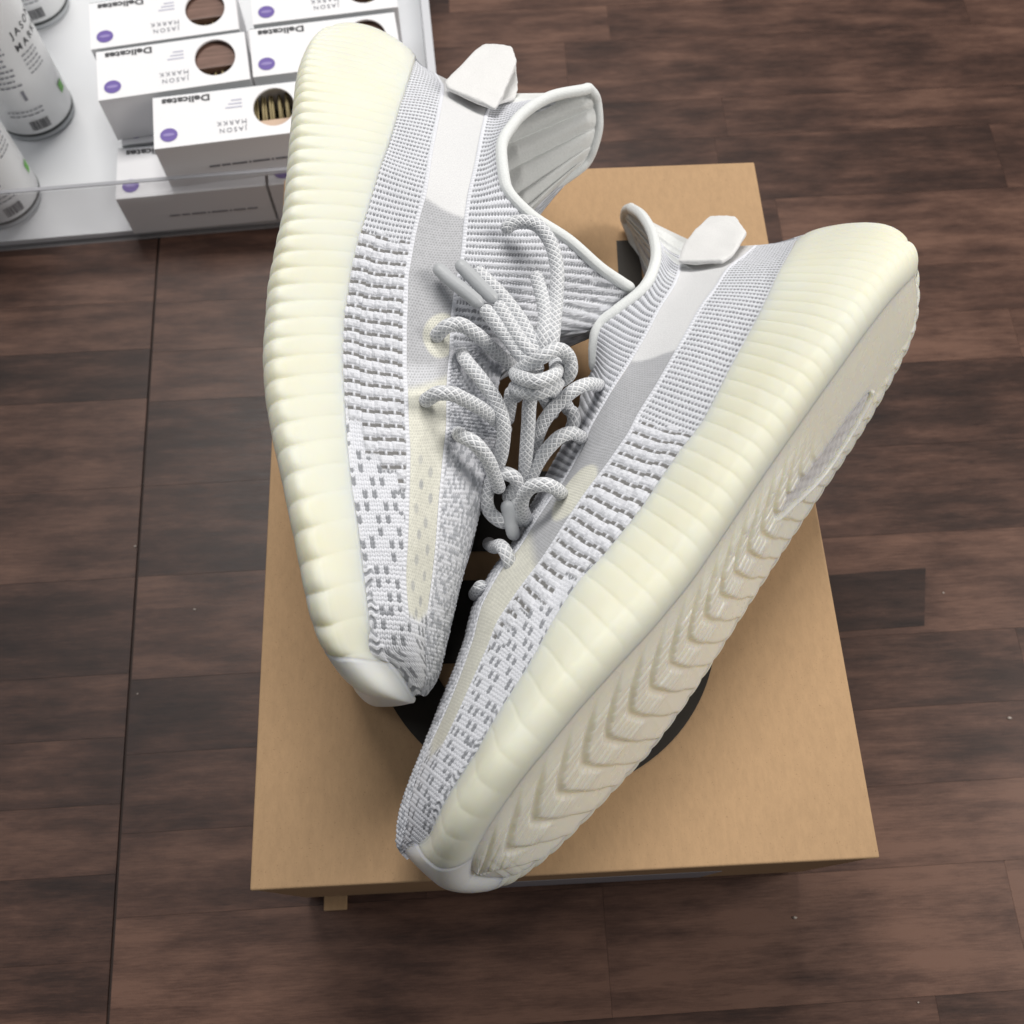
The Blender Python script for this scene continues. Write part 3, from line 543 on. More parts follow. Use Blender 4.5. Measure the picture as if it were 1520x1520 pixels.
    fade = smooth01(np.minimum(np.arange(NU), NU-1-np.arange(NU))/8.)[:, None]
    # soft fabric waviness
    wav = .35*np.sin(Ug*.11+vv*.13)+.25*np.sin(Ug*.05-vv*.21+1)
    Gd = G.copy()
    low = slice(0, b1+1); top = slice(b2, NV); mid = slice(b1, b2+1)
    hl = h.copy()
    hl[:, :b1+1] *= smooth01((vv[:, :b1+1]-2.2)/2.5)
    Vlow = G[:, low]+nr[:, low]*((hl[:, low]*fade+wav[:, low]*fade*.6)*.001)[..., None]
    Vtop = G[:, top]+nr[:, top]*((hl[:, top]*fade+wav[:, top]*fade*.6)*.001)[..., None]
    Vmid = G[:, mid]+nr[:, mid]*((hs_*fade+wav[:, mid]*fade*.6)*.001)[..., None]
    J = Join(); ca = []
    for V_, cc in ((Vlow, col[:, low]), (Vtop, col[:, top])):
        J.add(V_.reshape(-1, 3), grid_faces(V_.shape[0], V_.shape[1])); ca.append(cc.reshape(-1, 3))
    # medial side: coarser grid, same pattern family
    sk = 5; Xm = np.arange(0, NU, sk)
    tm_ = np.linspace(0, 1, 70)
    Gm = cross([(fore*C[2]+(1-fore)*(2*Tm-M1))[Xm], Tm[Xm], M1[Xm], M2[Xm], (M3+(M3-M2)*.12)[Xm], (M3-(M2-M3))[Xm]], np.array([-.36, 0, .36, .62, 1., 1.3]), tm_)
    Um = np.repeat(uu[Xm][:, None], 70, 1); vm = np.concatenate([np.zeros((len(Xm), 1)), np.cumsum(np.linalg.norm(np.diff(Gm, axis=1), axis=2), axis=1)], 1)*1000
    c_, h_ = knit_pattern('top', Um, vm+100, cfg['mott'])
    gum = np.gradient(Gm, axis=0); gvm = np.gradient(Gm, axis=1); nm = np.cross(gvm, gum); nm /= np.maximum(np.linalg.norm(nm, axis=2), 1e-9)[..., None]
    nm *= -np.sign(np.sum(nm*np.array([0, 1, 0]), axis=2).mean())
    fm = fade[Xm]
    J.add((Gm+nm*(h_*fm*.0007)[..., None]).reshape(-1, 3), grid_faces(len(Xm), 70)); ca.append(c_.reshape(-1, 3))
    v_, f_, _ = J.out(); ca = np.concatenate(ca); ca = np.concatenate([ca, np.ones((len(ca), 1))], 1)
    emit('knit_upper', v_, f_, M['knit'], attrs={'Col': ('FLOAT_COLOR', ca)})
    cc = cs.reshape(-1, 3); cc = np.concatenate([cc, np.ones((len(cc), 1))], 1)
    emit('side_stripe', Vmid.reshape(-1, 3), grid_faces(NU, n2), M['mono'], attrs={'Col': ('FLOAT_COLOR', cc)})
    # collar lining, inside both walls
    J = Join()
    for Tc, inner, sg_ in ((C[3], C[1]*.6+C[2]*.4, 1), (Tm, (M1*.6+M2*.4), -1)):
        iL = np.where(stn <= (6.8 if sg_ > 0 else 8.0))[0][::2]
        a_ = Tc[iL]; b_ = inner[iL]; dn = b_-a_; dn = dn/np.maximum(np.linalg.norm(dn, axis=1), 1e-6)[:, None]*.055
        ctr = np.stack([a_[:, 0], 0*a_[:, 0], a_[:, 2]], 1)
        inn = np.array([0, -sg_, 0])*np.minimum(1, np.abs(a_[:, 1:2])/.015)+np.array([1., 0, 0])*np.clip(1-np.abs(a_[:, 1:2])/.02, 0, 1)
        rows_ = []
        qn = 60
        for q in range(qn):
            f_q = q/(qn-1); off = .0015+.0045*math.sin(math.pi*min(1, f_q*1.6)*.5)
            rid = (.0036*np.abs(np.sin(np.pi*(stn[iL]-.6)*1.3))**.6*smooth01((stn[iL]-.5)/.4)*smooth01((5.2-stn[iL])/.5)*min(1, f_q*9)*min(1, (1-f_q)*5))[:, None]
            bow = .004*math.sin(math.pi*f_q)
            rows_.append(a_+dn*f_q+inn*(off+rid)+(inn*0)-inn*bow*.5)
        Lg = np.stack(rows_, 1); J.add(Lg.reshape(-1, 3), grid_faces(len(iL), qn))
    v_, f_, _ = J.out(); emit('collar_lining', v_, f_, M['lining'])
    # collar binding
    iT = np.where(stn <= 8.4)[0][::10]
    path = np.concatenate([C[3][iT][::-1], Tm[iT][1:]])
    v_, f_, _ = tube(path, cfg['trim_r'], 16, .0008, flat=None, up=(0, 1, 0)); emit('collar_binding', v_, f_, M['trim'])
    # tongue filling the throat
    iG = np.where((stn >= 8.2) & (stn <= 17))[0][::4]
    a_ = C[3][iG]; b_ = Tm[iG]; q = np.linspace(0, 1, 30)[None, :, None]
    Tg = a_[:, None]*(1-q)+b_[:, None]*q; Tg[..., 2] -= .006*np.sin(np.pi*q[..., 0])+.0035; Tg[..., 0] += .002
    Uq = np.repeat((uu[iG])[:, None], 30, 1); Vq = np.repeat(np.linspace(0, 22, 30)[None], len(iG), 0)
    c_, h_ = knit_pattern('top', Uq, Vq+100, 1e4)
    Tg[..., 2] += h_*.0008
    cc = np.concatenate([c_.reshape(-1, 3), np.ones((c_.size//3, 1))], 1)
    emit('tongue', Tg.reshape(-1, 3), grid_faces(len(iG), 30), M['knit'], attrs={'Col': ('FLOAT_COLOR', cc)})
    # ---- midsole
    cw = np.array(d['cw']); cw[:, 2] += cfg['rim']*np.interp(cw[:, 0], [.0, .03, .13, .255, .315], [.35, .4, 1, 1, .12]); ct = np.array(d['ct'])
    NS = cfg['ns']
    tw, t2 = chord(cw), chord(ct)
    q = np.linspace(0, 1, NS)
    # pair by fraction of length so ribs stay upright
    W_ = pchip(tw/tw[-1], cw, q)
    # for the top edge find the matching x
    T_ = pchip(t2/t2[-1], ct, np.linspace(0, 1, 4000))
    fx = np.interp(q, [0, .04, .10, .9, .96, 1], [0, .04, .10, .9, .96, 1])
    tx = np.maximum.accumulate(T_[:, 0]); target = W_[:, 0]+np.interp(q, [0, .12, .3, .8, 1], [.015, .008, .0, -.002, ct[-1, 0]-cw[-1, 0]])
    idx = np.searchsorted(tx, np.clip(target, tx[0], tx[-1])); w_end = smooth01(q/.07)*smooth01((1-q)/.05)
    fr_ = np.clip(idx/3999, 0, 1)*w_end+q*(1-w_end); fr_ = np.maximum.accumulate(fr_)
    T_ = pchip(t2/t2[-1], ct, fr_)
    wt_ = np.maximum(smooth01((q-.80)/.08), .2*smooth01((.12-q)/.06)); T_ = smooth_p(T_, 16, wt_); W_ = smooth_p(W_, 14, wt_)
    Lw = np.concatenate([[0], np.cumsum(np.linalg.norm(np.diff(W_, axis=0), axis=1))])*1000
    per = np.interp(q, [0, .15, .5, .7, 1], [5.8, 6.2, 7.8, 11.5, 13.2]); ph = np.concatenate([[0], np.cumsum(np.diff(Lw)/((per[1:]+per[:-1])/2))])
    J = Join(); mJ = Join()
    kmed = np.interp(W_[:, 0], [0, .05, .12, .2, .25, .29, .32, .34], [1, .98, .92, .93, .98, *cfg['medtoe']])
    Cb = {}
    inset = np.interp(q, [0, .05, .9, 1], [.011, .012, .012, .011])
    for side in (1, -1):
        Wm = W_.copy(); Tt = T_.copy()
        if side < 0: Wm[:, 1] *= -kmed; Tt[:, 1] *= -kmed; Wm[:, 2] -= np.interp(q, [0, .1, .9, 1], [0, .003, .003, 0])
        tang = np.gradient(Wm, axis=0); tang /= np.linalg.norm(tang, axis=1)[:, None]
        outw = np.stack([-tang[:, 1], tang[:, 0], 0*q], 1)*side; outw /= np.linalg.norm(outw, axis=1)[:, None]
        outw[0] = (-1, 0, 0); outw[-1] = (1, 0, 0)
        outw = smooth_n(outw, 14)
        B_ = Wm-outw*inset[:, None]; B_[:, 2] -= .0086
        B_[:, 1] = np.where(np.sign(B_[:, 1]) == -side, 0, B_[:, 1])
        bul = -cfg['heelb']*np.exp(-(q/.075)**2)
        pp = np.concatenate([[-.05], np.linspace(0, .3, 16), np.linspace(.3, .90, 36)[1:], np.linspace(.90, 1.0, 10)[1:]])
        prof = np.empty((NS, len(pp), 3)); zup = np.array([0, 0, 1.]); ln = np.linalg.norm(Tt-Wm, axis=1)[:, None]
        for n_, p_ in enumerate(pp):
            if p_ < 0:
                pr = Wm-outw*(inset+.004)[:, None]-zup*.0076
            elif p_ <= .3:
                th_ = p_/.3*math.pi/2; pr = Wm-outw*inset[:, None]*(1-math.sin(th_))-zup*.0086*math.cos(th_)
                pr[:, 1] = np.where(np.sign(pr[:, 1]) == -side, 0, pr[:, 1])
            elif p_ <= .9:
                s = (p_-.3)/.6; m0 = zup*ln*.85+outw*ln*.02; m1_ = (Tt-Wm)*1.0-outw*ln*.10
                pr = (2*s**3-3*s**2+1)*Wm+(s**3-2*s**2+s)*m0+(-2*s**3+3*s**2)*Tt+(s**3-s**2)*m1_
                pr[:, 0] += bul*max(0., math.sin(math.pi*s))**.65
            else:
                f2 = (p_-.9)/.1*math.pi; pr = Tt-outw*.0022*(1-math.cos(min(f2, math.pi/2)))+zup*.0012*math.sin(min(f2, math.pi))-zup*.006*max(0, f2-math.pi/2)/1.57-outw*.0012*max(0, f2-math.pi/2)/1.57
            prof[:, n_] = pr
        phs = ph if side > 0 else Lw/9.3
        phq = phs[:, None]+.30*np.sin((pp[None]-.3)*2.2)
        fr1 = np.mod(phq, 1)
        sc = (1-np.abs(2*fr1-1)**np.interp(pp, [0, .26, .5, .84], [2.4, 2.6, 5., 8.])[None])                                   # convex bump, crisp valley
        saw = np.sin(np.pi*np.clip(fr1, 0, 1))**.5*(.45+.55*(1-fr1))
        amp = np.interp(pp, [0, .1, .25, .36, .56, .84, .90, .93, 1], [.30, .60, .90, .48, .28, .42, .22, 0, 0])*1.0
        if side > 0: amp = amp*np.interp(pp, [0, .34, .5], [cfg['rimamp'], cfg['rimamp'], 1])
        amp = amp*np.interp(pp, [0, .36, .56], [1, 1, cfg['ribk']])
        if side < 0: amp = np.maximum(amp, np.interp(pp, [0, .22, .36], [2.1, 1.9, .4]))
        ampq = np.interp(q, [0, .03, .2, .5, .85, 1], [1.0, 1.4, 1.25, 1.0, .9, .1])[:, None]
        mixs = smooth01((pp-.25)/.5)[None]*.75
        dsp = amp[None]*ampq*(sc*(1-mixs)+saw*mixs)*.001
        kc = int(np.searchsorted(q, cfg['cap'])); dsp[kc:] = (.0007*smooth01((np.arange(NS-kc))/4.))[:, None]*smooth01(np.minimum(pp, 1-pp)/.06)[None]+dsp[kc:kc+1]*np.exp(-np.arange(NS-kc)/4.)[:, None]
        prof = prof+outw[:, None]*dsp[..., None]
        Cb[side] = prof[:, 1].copy()
        nb = prof.shape[1]; f_ = grid_faces(kc+1, nb)
        fc_ = grid_faces(NS-kc, nb)
        pc = prof[kc:].copy(); 
        if side < 0: fc_ = fc_[:, ::-1]
        mJ.add(pc.reshape(-1, 3), fc_); prof = prof[:kc+1].copy()
        if side < 0: f_ = f_[:, ::-1]
        J.add(prof.reshape(-1, 3), f_)
    v_, f_, _ = J.out(); emit('midsole', v_, f_, M['midsole'], fl=True)
    v_, f_, _ = mJ.out(); emit('toe_cap', v_, f_, M['toecap'], fl=True)
    # ---- outsole tread
    nx, nw = cfg['tread']; qx = np.linspace(.004, .985, nx); bl = np.stack([np.interp(qx, q, Cb[1][:, k]) for k in range(3)], 1); bmid = np.stack([np.interp(qx, q, Cb[-1][:, k]) for k in range(3)], 1)
    wq = np.linspace(0, 1, nw)[None, :, None]
    Tg = bl[:, None]*(1-wq)+bmid[:, None]*wq
    Tg[..., 2] += .0008*0
    xs_ = Tg[..., 0]*1000; wid = np.abs(bl[:, 1]-bmid[:, 1])[:, None]*1000; ws = np.repeat(wq[..., 0], nx, 0)
    Am = np.where(ws < .42, 24*((.42-ws)/.42)**1.45, 17*((ws-.42)/.58)**1.35)
    pit = np.interp(xs_, [0, 60, 170, 260, 330], [8.6, 8.8, 10.4, 13.2, 14.5])
    cum = np.interp(xs_, np.arange(0, 341), np.concatenate([[0], np.cumsum(1/np.interp(np.arange(340), [0, 60, 170, 260, 330], [8.6, 8.8, 10.4, 13.2, 14.5]))]))
    ph_ = cum+Am/pit; fr_ = np.mod(ph_, 1); ii = np.floor(ph_)
    step = fr_**.9*smooth01((1-fr_)/.16)
    cell = ws*wid/4.6; fc = np.mod(cell, 1); ic = np.floor(cell)
    brick = smooth01(np.minimum(fc, 1-fc)/.14)*smooth01((.72-ws)/.12)*smooth01((ws-.10)/.1)
    facet = (hash2(ii, ic)-.5)*.6*smooth01((.72-ws)/.12)*smooth01((ws-.10)/.1)
    dz = 1.05*step*smooth01((ws-.02)/.14)+(brick*.75+facet)*smooth01((fr_-.06)/.18)*smooth01((.92-fr_)/.16)*np.interp(xs_, [40, 110], [.35, 1])
    dz = dz*np.maximum(smooth01((xs_-98-30*(.5-ws))/36), .9*smooth01((ws-.84)/.06))
    edge = smooth01(ws/.10)*smooth01((1-ws)/.03)
    dz = dz*edge+.5*np.sin(np.pi*ws)
    # arch window
    cx = np.clip((xs_-68)/76, 0, 1); cyl = -12.5+11.5*smooth01((cx-.45)/.55); hw = 7.2*np.sqrt(np.clip(1-np.abs(2*cx-1)**2.2, 0, 1))
    yy = Tg[..., 1]*1000; inside = smooth01((hw-np.abs(yy-cyl)+1.0)/1.6)*(cx > 0)*(cx < 1)
    rim = smooth01((hw+3.6-np.abs(yy-cyl))/1.5)*(1-inside)*(xs_ > 66)*(xs_ < 146)*(yy < cyl)
    dz = dz*(1-rim)+rim*1.5; dz = dz*(1-inside)-inside*1.6
    Tg[..., 2] -= dz*.001
    emit('outsole', Tg.reshape(-1, 3), grid_faces(nx, nw), M['outsole'], fl=True)
    # shank film in the window
    a_ = np.linspace(0, 1, 60); rows_ = []
    for t_ in a_:
        x_ = 67+78*t_; cy = -12.5+11.5*smooth01((t_-.45)/.55); hw_ = 7.8*math.sqrt(max(0, 1-abs(2*t_-1)**2.2))+.3
        zl, zm_, yl_, ym_ = (np.interp(x_/1000, A_[:, 0], A_[:, c_]) for A_, c_ in ((bl, 2), (bmid, 2), (bl, 1), (bmid, 1)))
        for s_ in np.linspace(-1, 1, 14):
            bmp_ = .45*math.sin(x_*.9)*math.sin(s_*6+x_*.2)
            y_ = (cy+s_*hw_)/1000; w_ = (yl_-y_)/(yl_-ym_); rows_.append((x_/1000, y_, zl*(1-w_)+zm_*w_+.0004-bmp_*.001))
    emit('shank_window', np.array(rows_), grid_faces(60, 14), M['shank'], fl=True)
    # ---- insole
    sl_ = slice(40, int(NS*.74), 12); a_ = T_[sl_].copy(); b_ = T_[sl_].copy(); b_[:, 1] *= -kmed[sl_]; wq2 = np.linspace(0, 1, 14)[None, :, None]
    In = a_[:, None]*(1-wq2)+b_[:, None]*wq2; In[..., 2] -= .012+.002*np.sin(np.pi*wq2[..., 0]); In[..., 1] *= .93
    emit('insole', In.reshape(-1, 3), grid_faces(In.shape[0], 14), M['insole'])
    # ---- pull tab
    def slab(pts, th, name, par, dvec):
        pts = np.array(pts); c0 = pts.mean(0); nn_ = np.zeros(3)
        for i in range(len(pts)):
            nn_ += np.cross(pts[i]-c0, pts[(i+1) % len(pts)]-c0)
        nn_ /= np.linalg.norm(nn_)
        if nn_ @ dvec < 0: nn_ = -nn_; pts = pts[::-1]
        bm = bmesh.new(); Wp = Wd(pts)-O; Wn = Wd(nn_)-O
        a2 = [bm.verts.new(Vector(p_)) for p_ in Wp]; b2_ = [bm.verts.new(Vector(p_+Wn*th)) for p_ in Wp]
        bm.faces.new(a2[::-1]); bm.faces.new(b2_)
        for i in range(len(a2)): bm.faces.new((a2[i], a2[(i+1) % len(a2)], b2_[(i+1) % len(a2)], b2_[i]))
        bmesh.ops.recalc_face_normals(bm, faces=bm.faces)
        bmesh.ops.bevel(bm, geom=list(bm.edges), offset=.0011, segments=4, affect='EDGES', profile=.5)
        bmesh.ops.triangulate(bm, faces=bm.faces[:])
        for _ in range(3): bmesh.ops.subdivide_edges(bm, edges=[e for e in bm.edges if e.calc_length() > .0016], cuts=1, use_grid_fill=True); bmesh.ops.triangulate(bm, faces=[f_ for f_ in bm.faces if len(f_.verts) > 3])
        for _ in range(5): bmesh.ops.smooth_vert(bm, verts=bm.verts[:], factor=.5, use_axis_x=True, use_axis_y=True, use_axis_z=True)
        bm.normal_update()
        for v in bm.verts:
            p_ = v.co; v.co = p_+v.normal*(.00030*math.sin(p_.x*420+1.3*math.sin(p_.y*310))*math.sin(p_.z*380+p_.y*260)+.00012*math.sin(p_.x*1900)*math.sin(p_.y*1700+p_.z*1500))
        return bm_obj(name, bm, M['tab'], par, smooth=True)
    tb = slab(d['tab'], .0026, 'pull_tab', root, np.array([-.3, 1, 0]))
    slab(d['tab2'], .0020, 'tab_underside', tb, np.array([-.3, 1, 0]))
    # ---- laces, already in world numbers
    J = Join()
    for P_, r_ in d['laces']:
        v_, f_, a_ = tube(np.array(P_), r_, 22, .0005); J.add(v_-O, f_, a_)
    v_, f_, a_ = J.out()
    lc = mesh_obj('shoelace', v_, f_, M['lace'], root, attrs={'luv': ('FLOAT_VECTOR', a_)})
    for P_ in d['aglets']:
        v_, f_, _ = tube(np.array(P_), .0029, 18, .0006, flat=.8); mesh_obj('aglet', v_-O, f_, M['aglet'], lc)
    return root

HI = dict(nu=1050, nv=(110, 64, 130), ns=900)
build_shoe('A', 'knit sneaker lying on its side left of the other, laces and collar opening in view', True,
           dict(HI, lad=(125, 199, 1.6, 262), mott=170, stripe_end=18.0, white_end=4.35, blob=(9.25, .80, 1.35), pale=(10.6, 12.0), cream=11.4, fleck0=222, trim_r=.0026, tread=(200, 40), medtoe=(.97, .97, .97), cap=.872, rim=.0050, rimamp=2.2, ribk=1.1, heelb=.006, med=[(7, (.095, -.033, .098)), (8, (.146, -.014, .149))]))
build_shoe('B', 'knit sneaker tilted over on the right of the box, cream wavy tread in view', False,
           dict(HI, lad=(135, 196, 1.8, 262), mott=180, stripe_end=17.6, white_end=6.0, blob=(11.1, .35, .95), pale=(13.2, 13.3), cream=12.6, fleck0=420, trim_r=.0026, tread=(760, 190), medtoe=(.80, .78, .9), cap=.930, rim=.0048, rimamp=.45, ribk=1.7, heelb=.012, med=[(5, (.045, -.030, .120)), (6, (.075, -.033, .098)), (7, (.100, -.032, .097)), (8, (.118, -.022, .100))]))

# ---------------------------------------------------------------- acrylic display tray with its goods
TA, TB = Vector((-.3513, .2394, 0)), Vector((-.1631, .2503, 0))
ang = math.atan2(TB.y-TA.y, TB.x-TA.x)
tray = thing('display_tray', 'white acrylic display tray with clear front, holding boxes and bottles', 'tray', (TA.x, TA.y, 0), ang)
def T2(x, y):  # world -> tray frame
    v_ = Matrix.Rotation(-ang, 4, 'Z') @ (Vector((x, y, 0))-Vector((TA.x, TA.y, 0))); return v_.x, v_.y
TW0, TW1, TD = -.35, .3018, .42
bm = bmesh.new(); box_bm(bm, TW0, TW1, .0042, TD, .0015, .006, .0004); bm_obj('tray_base', bm, M['acrylic_white'], tray)
bm = bmesh.new(); box_bm(bm, TW0, TW1, 0, .004, .001, .0545, .0005); bm_obj('front_panel', bm, M['acrylic'], tray)
bm = bmesh.new(); box_bm(bm, TW0, TW1, .0008, .0034, .0546, .0552); bm_obj('panel_edge', bm, M['panel_edge'], tray)
bm = bmesh.new(); box_bm(bm, TW1+.0002, TW1+.0060, 0, TD, .001, .0555, .0006); bm_obj('side_panel', bm, M['acrylic_edge'], tray)
bm = bmesh.new(); box_bm(bm, TW0, TW1+.004, .002, TD-.002, .0002, .0012); bm_obj('tray_shadow', bm, M['ink'], tray)  # thin dark sheet standing in for the shade under the tray

_fc = {}
def text_mesh(txt, size, bold=0.0, space=1.0):
    k = (txt, size, bold, space)
    if k not in _fc:
        cu = bpy.data.curves.new('lettering', 'FONT'); cu.body = txt; cu.size = size; cu.offset = bold; cu.space_character = space; cu.align_x = 'LEFT'; cu.resolution_u = 3
        o = bpy.data.objects.new('tmp', cu); COL.objects.link(o); dg = bpy.context.evaluated_depsgraph_get(); dg.update()
        me = bpy.data.meshes.new_from_object(o.evaluated_get(dg)); bpy.data.objects.remove(o)
        _fc[k] = (np.array([v.co[:] for v in me.vertices]), [list(p_.vertices) for p_ in me.polygons])
    return _fc[k]
def lettering(txt, size, m, parent, fn, bold=0, space=1.0):
    v_, f_ = text_mesh(txt, size, bold, space)
    return mesh_obj('lettering', np.array([fn(a, b_) for a, b_, _ in v_]), f_, m, parent, smooth=False)
BW, BD, BH = .0965, .0420, .0346
def brush_box(x, y, z, rz, label, pale):
    """x,y = front left lower corner; the print reads upside down from the front"""
    t = thing('brush_box', label, 'box', (x, y, z), rz, 'white brush boxes in the tray')
    # lid with an oval window, sides, floor
    ec = np.array([BW*.785, BD*.55]); ea, eb = BW*.136, BD*.375
    n = 48; th = np.linspace(0, 2*np.pi, n, endpoint=False)
    ell = np.stack([ec[0]+ea*np.cos(th), ec[1]+eb*np.sin(th)], 1)
    rect = []
    for t_ in th:
        dx, dy = math.cos(t_), math.sin(t_); s_ = min(((BW-ec[0]) if dx > 0 else ec[0])/max(abs(dx), 1e-6), ((BD-ec[1]) if dy > 0 else ec[1])/max(abs(dy), 1e-6)); rect.append((ec[0]+dx*s_, ec[1]+dy*s_))
    rect = np.array(rect)
    for cx_, cy_ in ((0, 0), (BW, 0), (BW, BD), (0, BD)):
        k = np.argmin((rect[:, 0]-cx_)**2+(rect[:, 1]-cy_)**2); rect[k] = (cx_, cy_)
    V = [(*p_, BH) for p_ in ell]+[(*p_, BH) for p_ in rect]+[(*p_, BH-.0012) for p_ in ell]+[(*p_, .0002) for p_ in rect]
    Fc = []
    for i in range(n):
        j = (i+1) % n; Fc += [(i, n+i, n+j, j), (2*n+i, i, j, 2*n+j), (n+i, 3*n+i, 3*n+j, n+j)]
    Fc.append([3*n+i for i in range(n)][::-1])
    mesh_obj('carton', V, Fc, M['card'], t, smooth=False)
    bm = bmesh.new(); box_bm(bm, .002, BW-.002, .002, BD-.002, .001, BH-.020); bm_obj('inner_tray', bm, M['box_inside'], t)
    # brush inside
    z0 = BH-.0195
    bm = bmesh.new()
    if pale: box_bm(bm, ec[0]-.02, BW-.004, ec[1]-eb*1.05, ec[1]-eb*.42, z0, BH-.0035, .001); wm = M['pale_wood']; ys = (ec[1]-eb*.42, ec[1]+eb*1.1)
    else: box_bm(bm, ec[0]-.02, BW-.004, ec[1]-eb*.30, ec[1]+eb*1.15, z0, BH-.0035, .001); wm = M['brush_wood']; ys = (ec[1]-eb*1.15, ec[1]-eb*.30)
    bm_obj('brush_block', bm, wm, t)
    J = Join()
    for k in range(6):
        cx_ = ec[0]-ea*.95+k*ea*.38
        for q in range(9):
            ox, oz = random.uniform(-.0011, .0011), random.uniform(-.003, .003)
            bm = bmesh.new(); box_bm(bm, cx_+ox-.0005, cx_+ox+.0005, ys[0], ys[1], BH-.010+oz-.0005, BH-.010+oz+.0005)
            J.add(np.array([v.co[:] for v in bm.verts]), np.array([[v.index for v in f_.verts] for f_ in bm.faces])); bm.free()
    v_, f_, _ = J.out(); o = mesh_obj('bristles', v_, f_, M['bristle'], t, smooth=False)
    zt = BH+.0003
    lettering('Delicates', .0098, M['ink'], t, lambda a, b_: (BW*.375-a*.82, BD*.945-b_*.72, zt), .00035, 1.02)
    lettering('JASON', .0052, M['ink_grey'], t, lambda a, b_: (BW*.60-a*.9, BD*.235-b_, zt), 0, 1.35)
    lettering('MARKK', .0052, M['ink_grey'], t, lambda a, b_: (BW*.605-a*.9, BD*.375-b_, zt), 0, 1.35)
    bm = bmesh.new()
    for q in range(3): box_bm(bm, BW*(.47+.02*q), BW*.58, BD*(.62+.07*q), BD*(.645+.07*q), zt-.0002, zt)
    bm_obj('small_print', bm, M['ink_pale'], t)
    def disc(name, cx_, cy_, r_, mt, zz, squash=1):
        th_ = np.linspace(0, 2*np.pi, 40, endpoint=False); return mesh_obj(name, [(cx_+r_*math.cos(a), cy_+r_*math.sin(a)*squash, zz) for a in th_], [list(range(40))], mt, t, smooth=False)
    disc('round_badge', BW*.098, BD*.235, .0054, M['purple'], zt); disc('badge_text', BW*.098, BD*.235, .0036, M['lilac'], zt+.0002, .35)
    # printed line on the front and dark top edge at the back
    bm = bmesh.new(); x_ = BW*.30
    for wd in (5, 4, 7, 1, 8, 1, 6, 5):
        for q in range(wd): box_bm(bm, x_, x_+.0011, -.0003, -.0001, BH*.40, BH*.445); x_ += .00135
        x_ += .0012
    bm_obj('small_print', bm, M['ink_grey'], t)
    bm = bmesh.new(); box_bm(bm, .0003, BW-.0003, BD+.0001, BD+.0007, BH-.012, BH-.0002); bm_obj('coloured_back', bm, M['teal'], t)
    return t
for args in [(-0.259, 0.2462, 0.006, 0.0698, 'white brush box on the tray floor against the clear front panel, left under another box', False), (-0.1605, 0.253, 0.006, 0.0698, 'white brush box on the tray floor at the clear front, nearest the kraft box', False), (-0.2235, 0.2541, 0.0408, 0.11, 'white brush box with pale bristles in its oval window, lying on top at the front', True), (-0.2595, 0.2912, 0.006, 0.1134, 'white brush box in the lower layer under the middle box of the stack', False), (-0.2624, 0.2954, 0.0408, 0.1449, 'white brush box with brown brush in its window, middle of the left column', False), (-0.27, 0.3355, 0.006, 0.1396, 'white brush box in the lower layer under the back box of the left column', False), (-0.272, 0.3395, 0.0408, 0.1449, 'white brush box at the back of the left column, beside the upper bottle', False), (-0.1651, 0.3107, 0.0408, 0.1187, 'white brush box in the right column partly hidden behind the sneaker heel', False), (-0.1651, 0.3102, 0.006, 0.1187, 'white brush box in the lower layer of the right column behind the sneaker heel', False), (-0.1674, 0.3569, 0.0408, 0.1222, 'white brush box at the back of the right column near the tray side', False), (-0.1674, 0.356, 0.006, 0.1222, 'white brush box in the lower layer at the back of the right column', False)]:
    brush_box(*args)

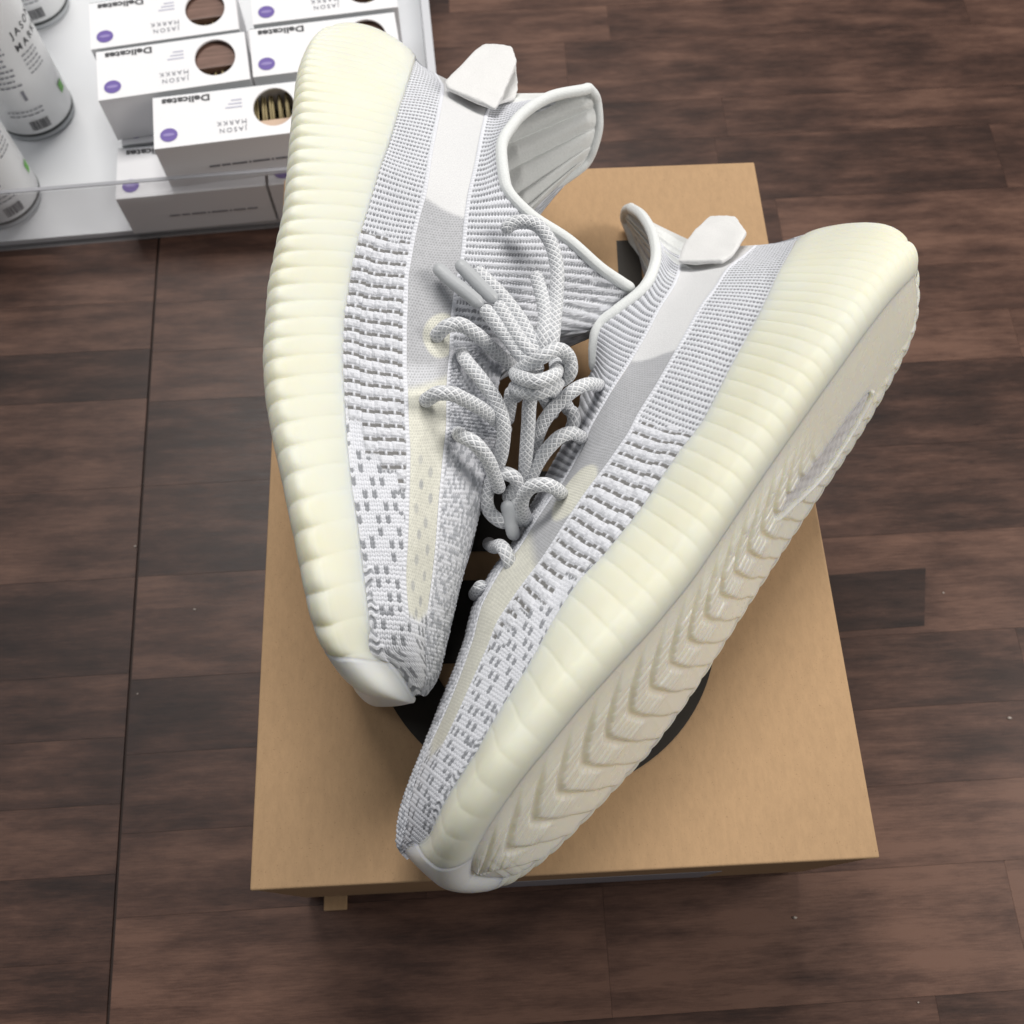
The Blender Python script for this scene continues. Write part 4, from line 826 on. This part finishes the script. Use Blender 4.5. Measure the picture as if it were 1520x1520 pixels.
def cleaner_bottle(x, y, z, a0, label, hgt=.150):
    R = .0268
    t = thing('cleaner_bottle', label, 'bottle', (x, y, z), 0, 'white cleaner bottles in the tray')
    def lathe(pr, n=64):
        V = []; F_ = []
        for r_, zz in pr:
            for k in range(n): V.append((r_*math.cos(2*math.pi*k/n), r_*math.sin(2*math.pi*k/n), zz))
        for i in range(len(pr)-1):
            for k in range(n): F_.append((i*n+k, i*n+(k+1) % n, (i+1)*n+(k+1) % n, (i+1)*n+k))
        return V, F_
    V, F_ = lathe([(0, .0062), (R*.96, .0062), (R, .0075), (R, hgt*.74), (R*.985, hgt*.80), (R*.9, hgt*.86), (R*.62, hgt*.92), (R*.5, hgt*.94), (R*.5, hgt)]); mesh_obj('bottle_body', V, F_, M['bottle'], t)
    V, F_ = lathe([(R*.5, hgt*.955), (R*.66, hgt*.96), (R*.66, hgt*1.08), (R*.6, hgt*1.10), (0, hgt*1.10)]); mesh_obj('bottle_cap', V, F_, M['bottle'], t)
    V, F_ = lathe([(R*.99, .0050), (R*1.008, .0052), (R*1.008, .0070), (R*.99, .0072)]); mesh_obj('dark_rim', V, F_, M['bottle_base'], t)
    V, F_ = lathe([(0, .0003), (R*.93, .0003), (R*.97, .0012), (R*.985, .0052), (0, .0052)]); mesh_obj('clear_foot', V, F_, M['clear_base'], t)
    def wrap(ang0, z0): return lambda a, b_: ((R+.0003)*math.cos(ang0+a/R), (R+.0003)*math.sin(ang0+a/R), z0+b_)
    lettering('JASON', .0068, M['ink'], t, wrap(a0+.55, .080), .0001, 1.5)
    lettering('MARKK', .0068, M['ink'], t, wrap(a0+.50, .0705), .0001, 1.5)
    def patch(name, a_, b_, z0, z1, m, n=8):
        V = []; 
        for k in range(n+1):
            an = a_+(b_-a_)*k/n
            for zz in (z0, z1): V.append(((R+.0004)*math.cos(an), (R+.0004)*math.sin(an), zz))
        return [V[2*k:2*k+2] for k in range(n+1)]
    def patches(name, lst, m):
        V = []; F_ = []
        for a_, b_, z0, z1 in lst:
            rows_ = patch(name, a_, b_, z0, z1, m); o_ = len(V)
            for r_ in rows_: V += r_
            for k in range(len(rows_)-1): F_.append((o_+2*k, o_+2*k+2, o_+2*k+3, o_+2*k+1))
        mesh_obj(name, V, F_, m, t, smooth=False)
    patches('green_label', [(a0+1.10, a0+1.34, .022, .0295)], M['green'])
    lst = []; a_ = a0-.12
    while a_ < a0+.36:
        w_ = random.choice((.012, .02, .03)); lst.append((a_, a_+w_, .0105, .0185)); a_ += w_+random.choice((.012, .018))
    patches('barcode', lst, M['ink'])
    lst = []
    for r_ in range(9):
        a_ = a0-.75
        zz = .048+r_*.0042
        while a_ < a0+.18-.06*(r_ % 3):
            w_ = random.uniform(.04, .14); lst.append((a_, a_+w_, zz, zz+.0014)); a_ += w_+.03
    for r_ in range(5):
        a_ = a0+.55; zz = .052+r_*.0035
        while a_ < a0+1.0: w_ = random.uniform(.04, .12); lst.append((a_, a_+w_, zz, zz+.001)); a_ += w_+.03
    for r_ in range(2):
        a_ = a0-.5; zz = .0235+r_*.0035
        while a_ < a0+.3: w_ = random.uniform(.05, .14); lst.append((a_, a_+w_, zz, zz+.001)); a_ += w_+.03
    lst.append((a0+.08, a0+.16, .036, .044))
    patches('small_print', lst, M['ink_grey'])
for args in [(-0.3385, 0.3565, 0.006, -1.2566, 'white cleaner bottle with barcode and green label standing beside the brush boxes'), (-0.355, 0.463, 0.006, -1.309, 'white cleaner bottle at the top corner, only its foot in view'), (-0.352, 0.2795, 0.006, -1.0123, 'white cleaner bottle standing in the tray corner by the clear front panel')]:
    cleaner_bottle(*args)
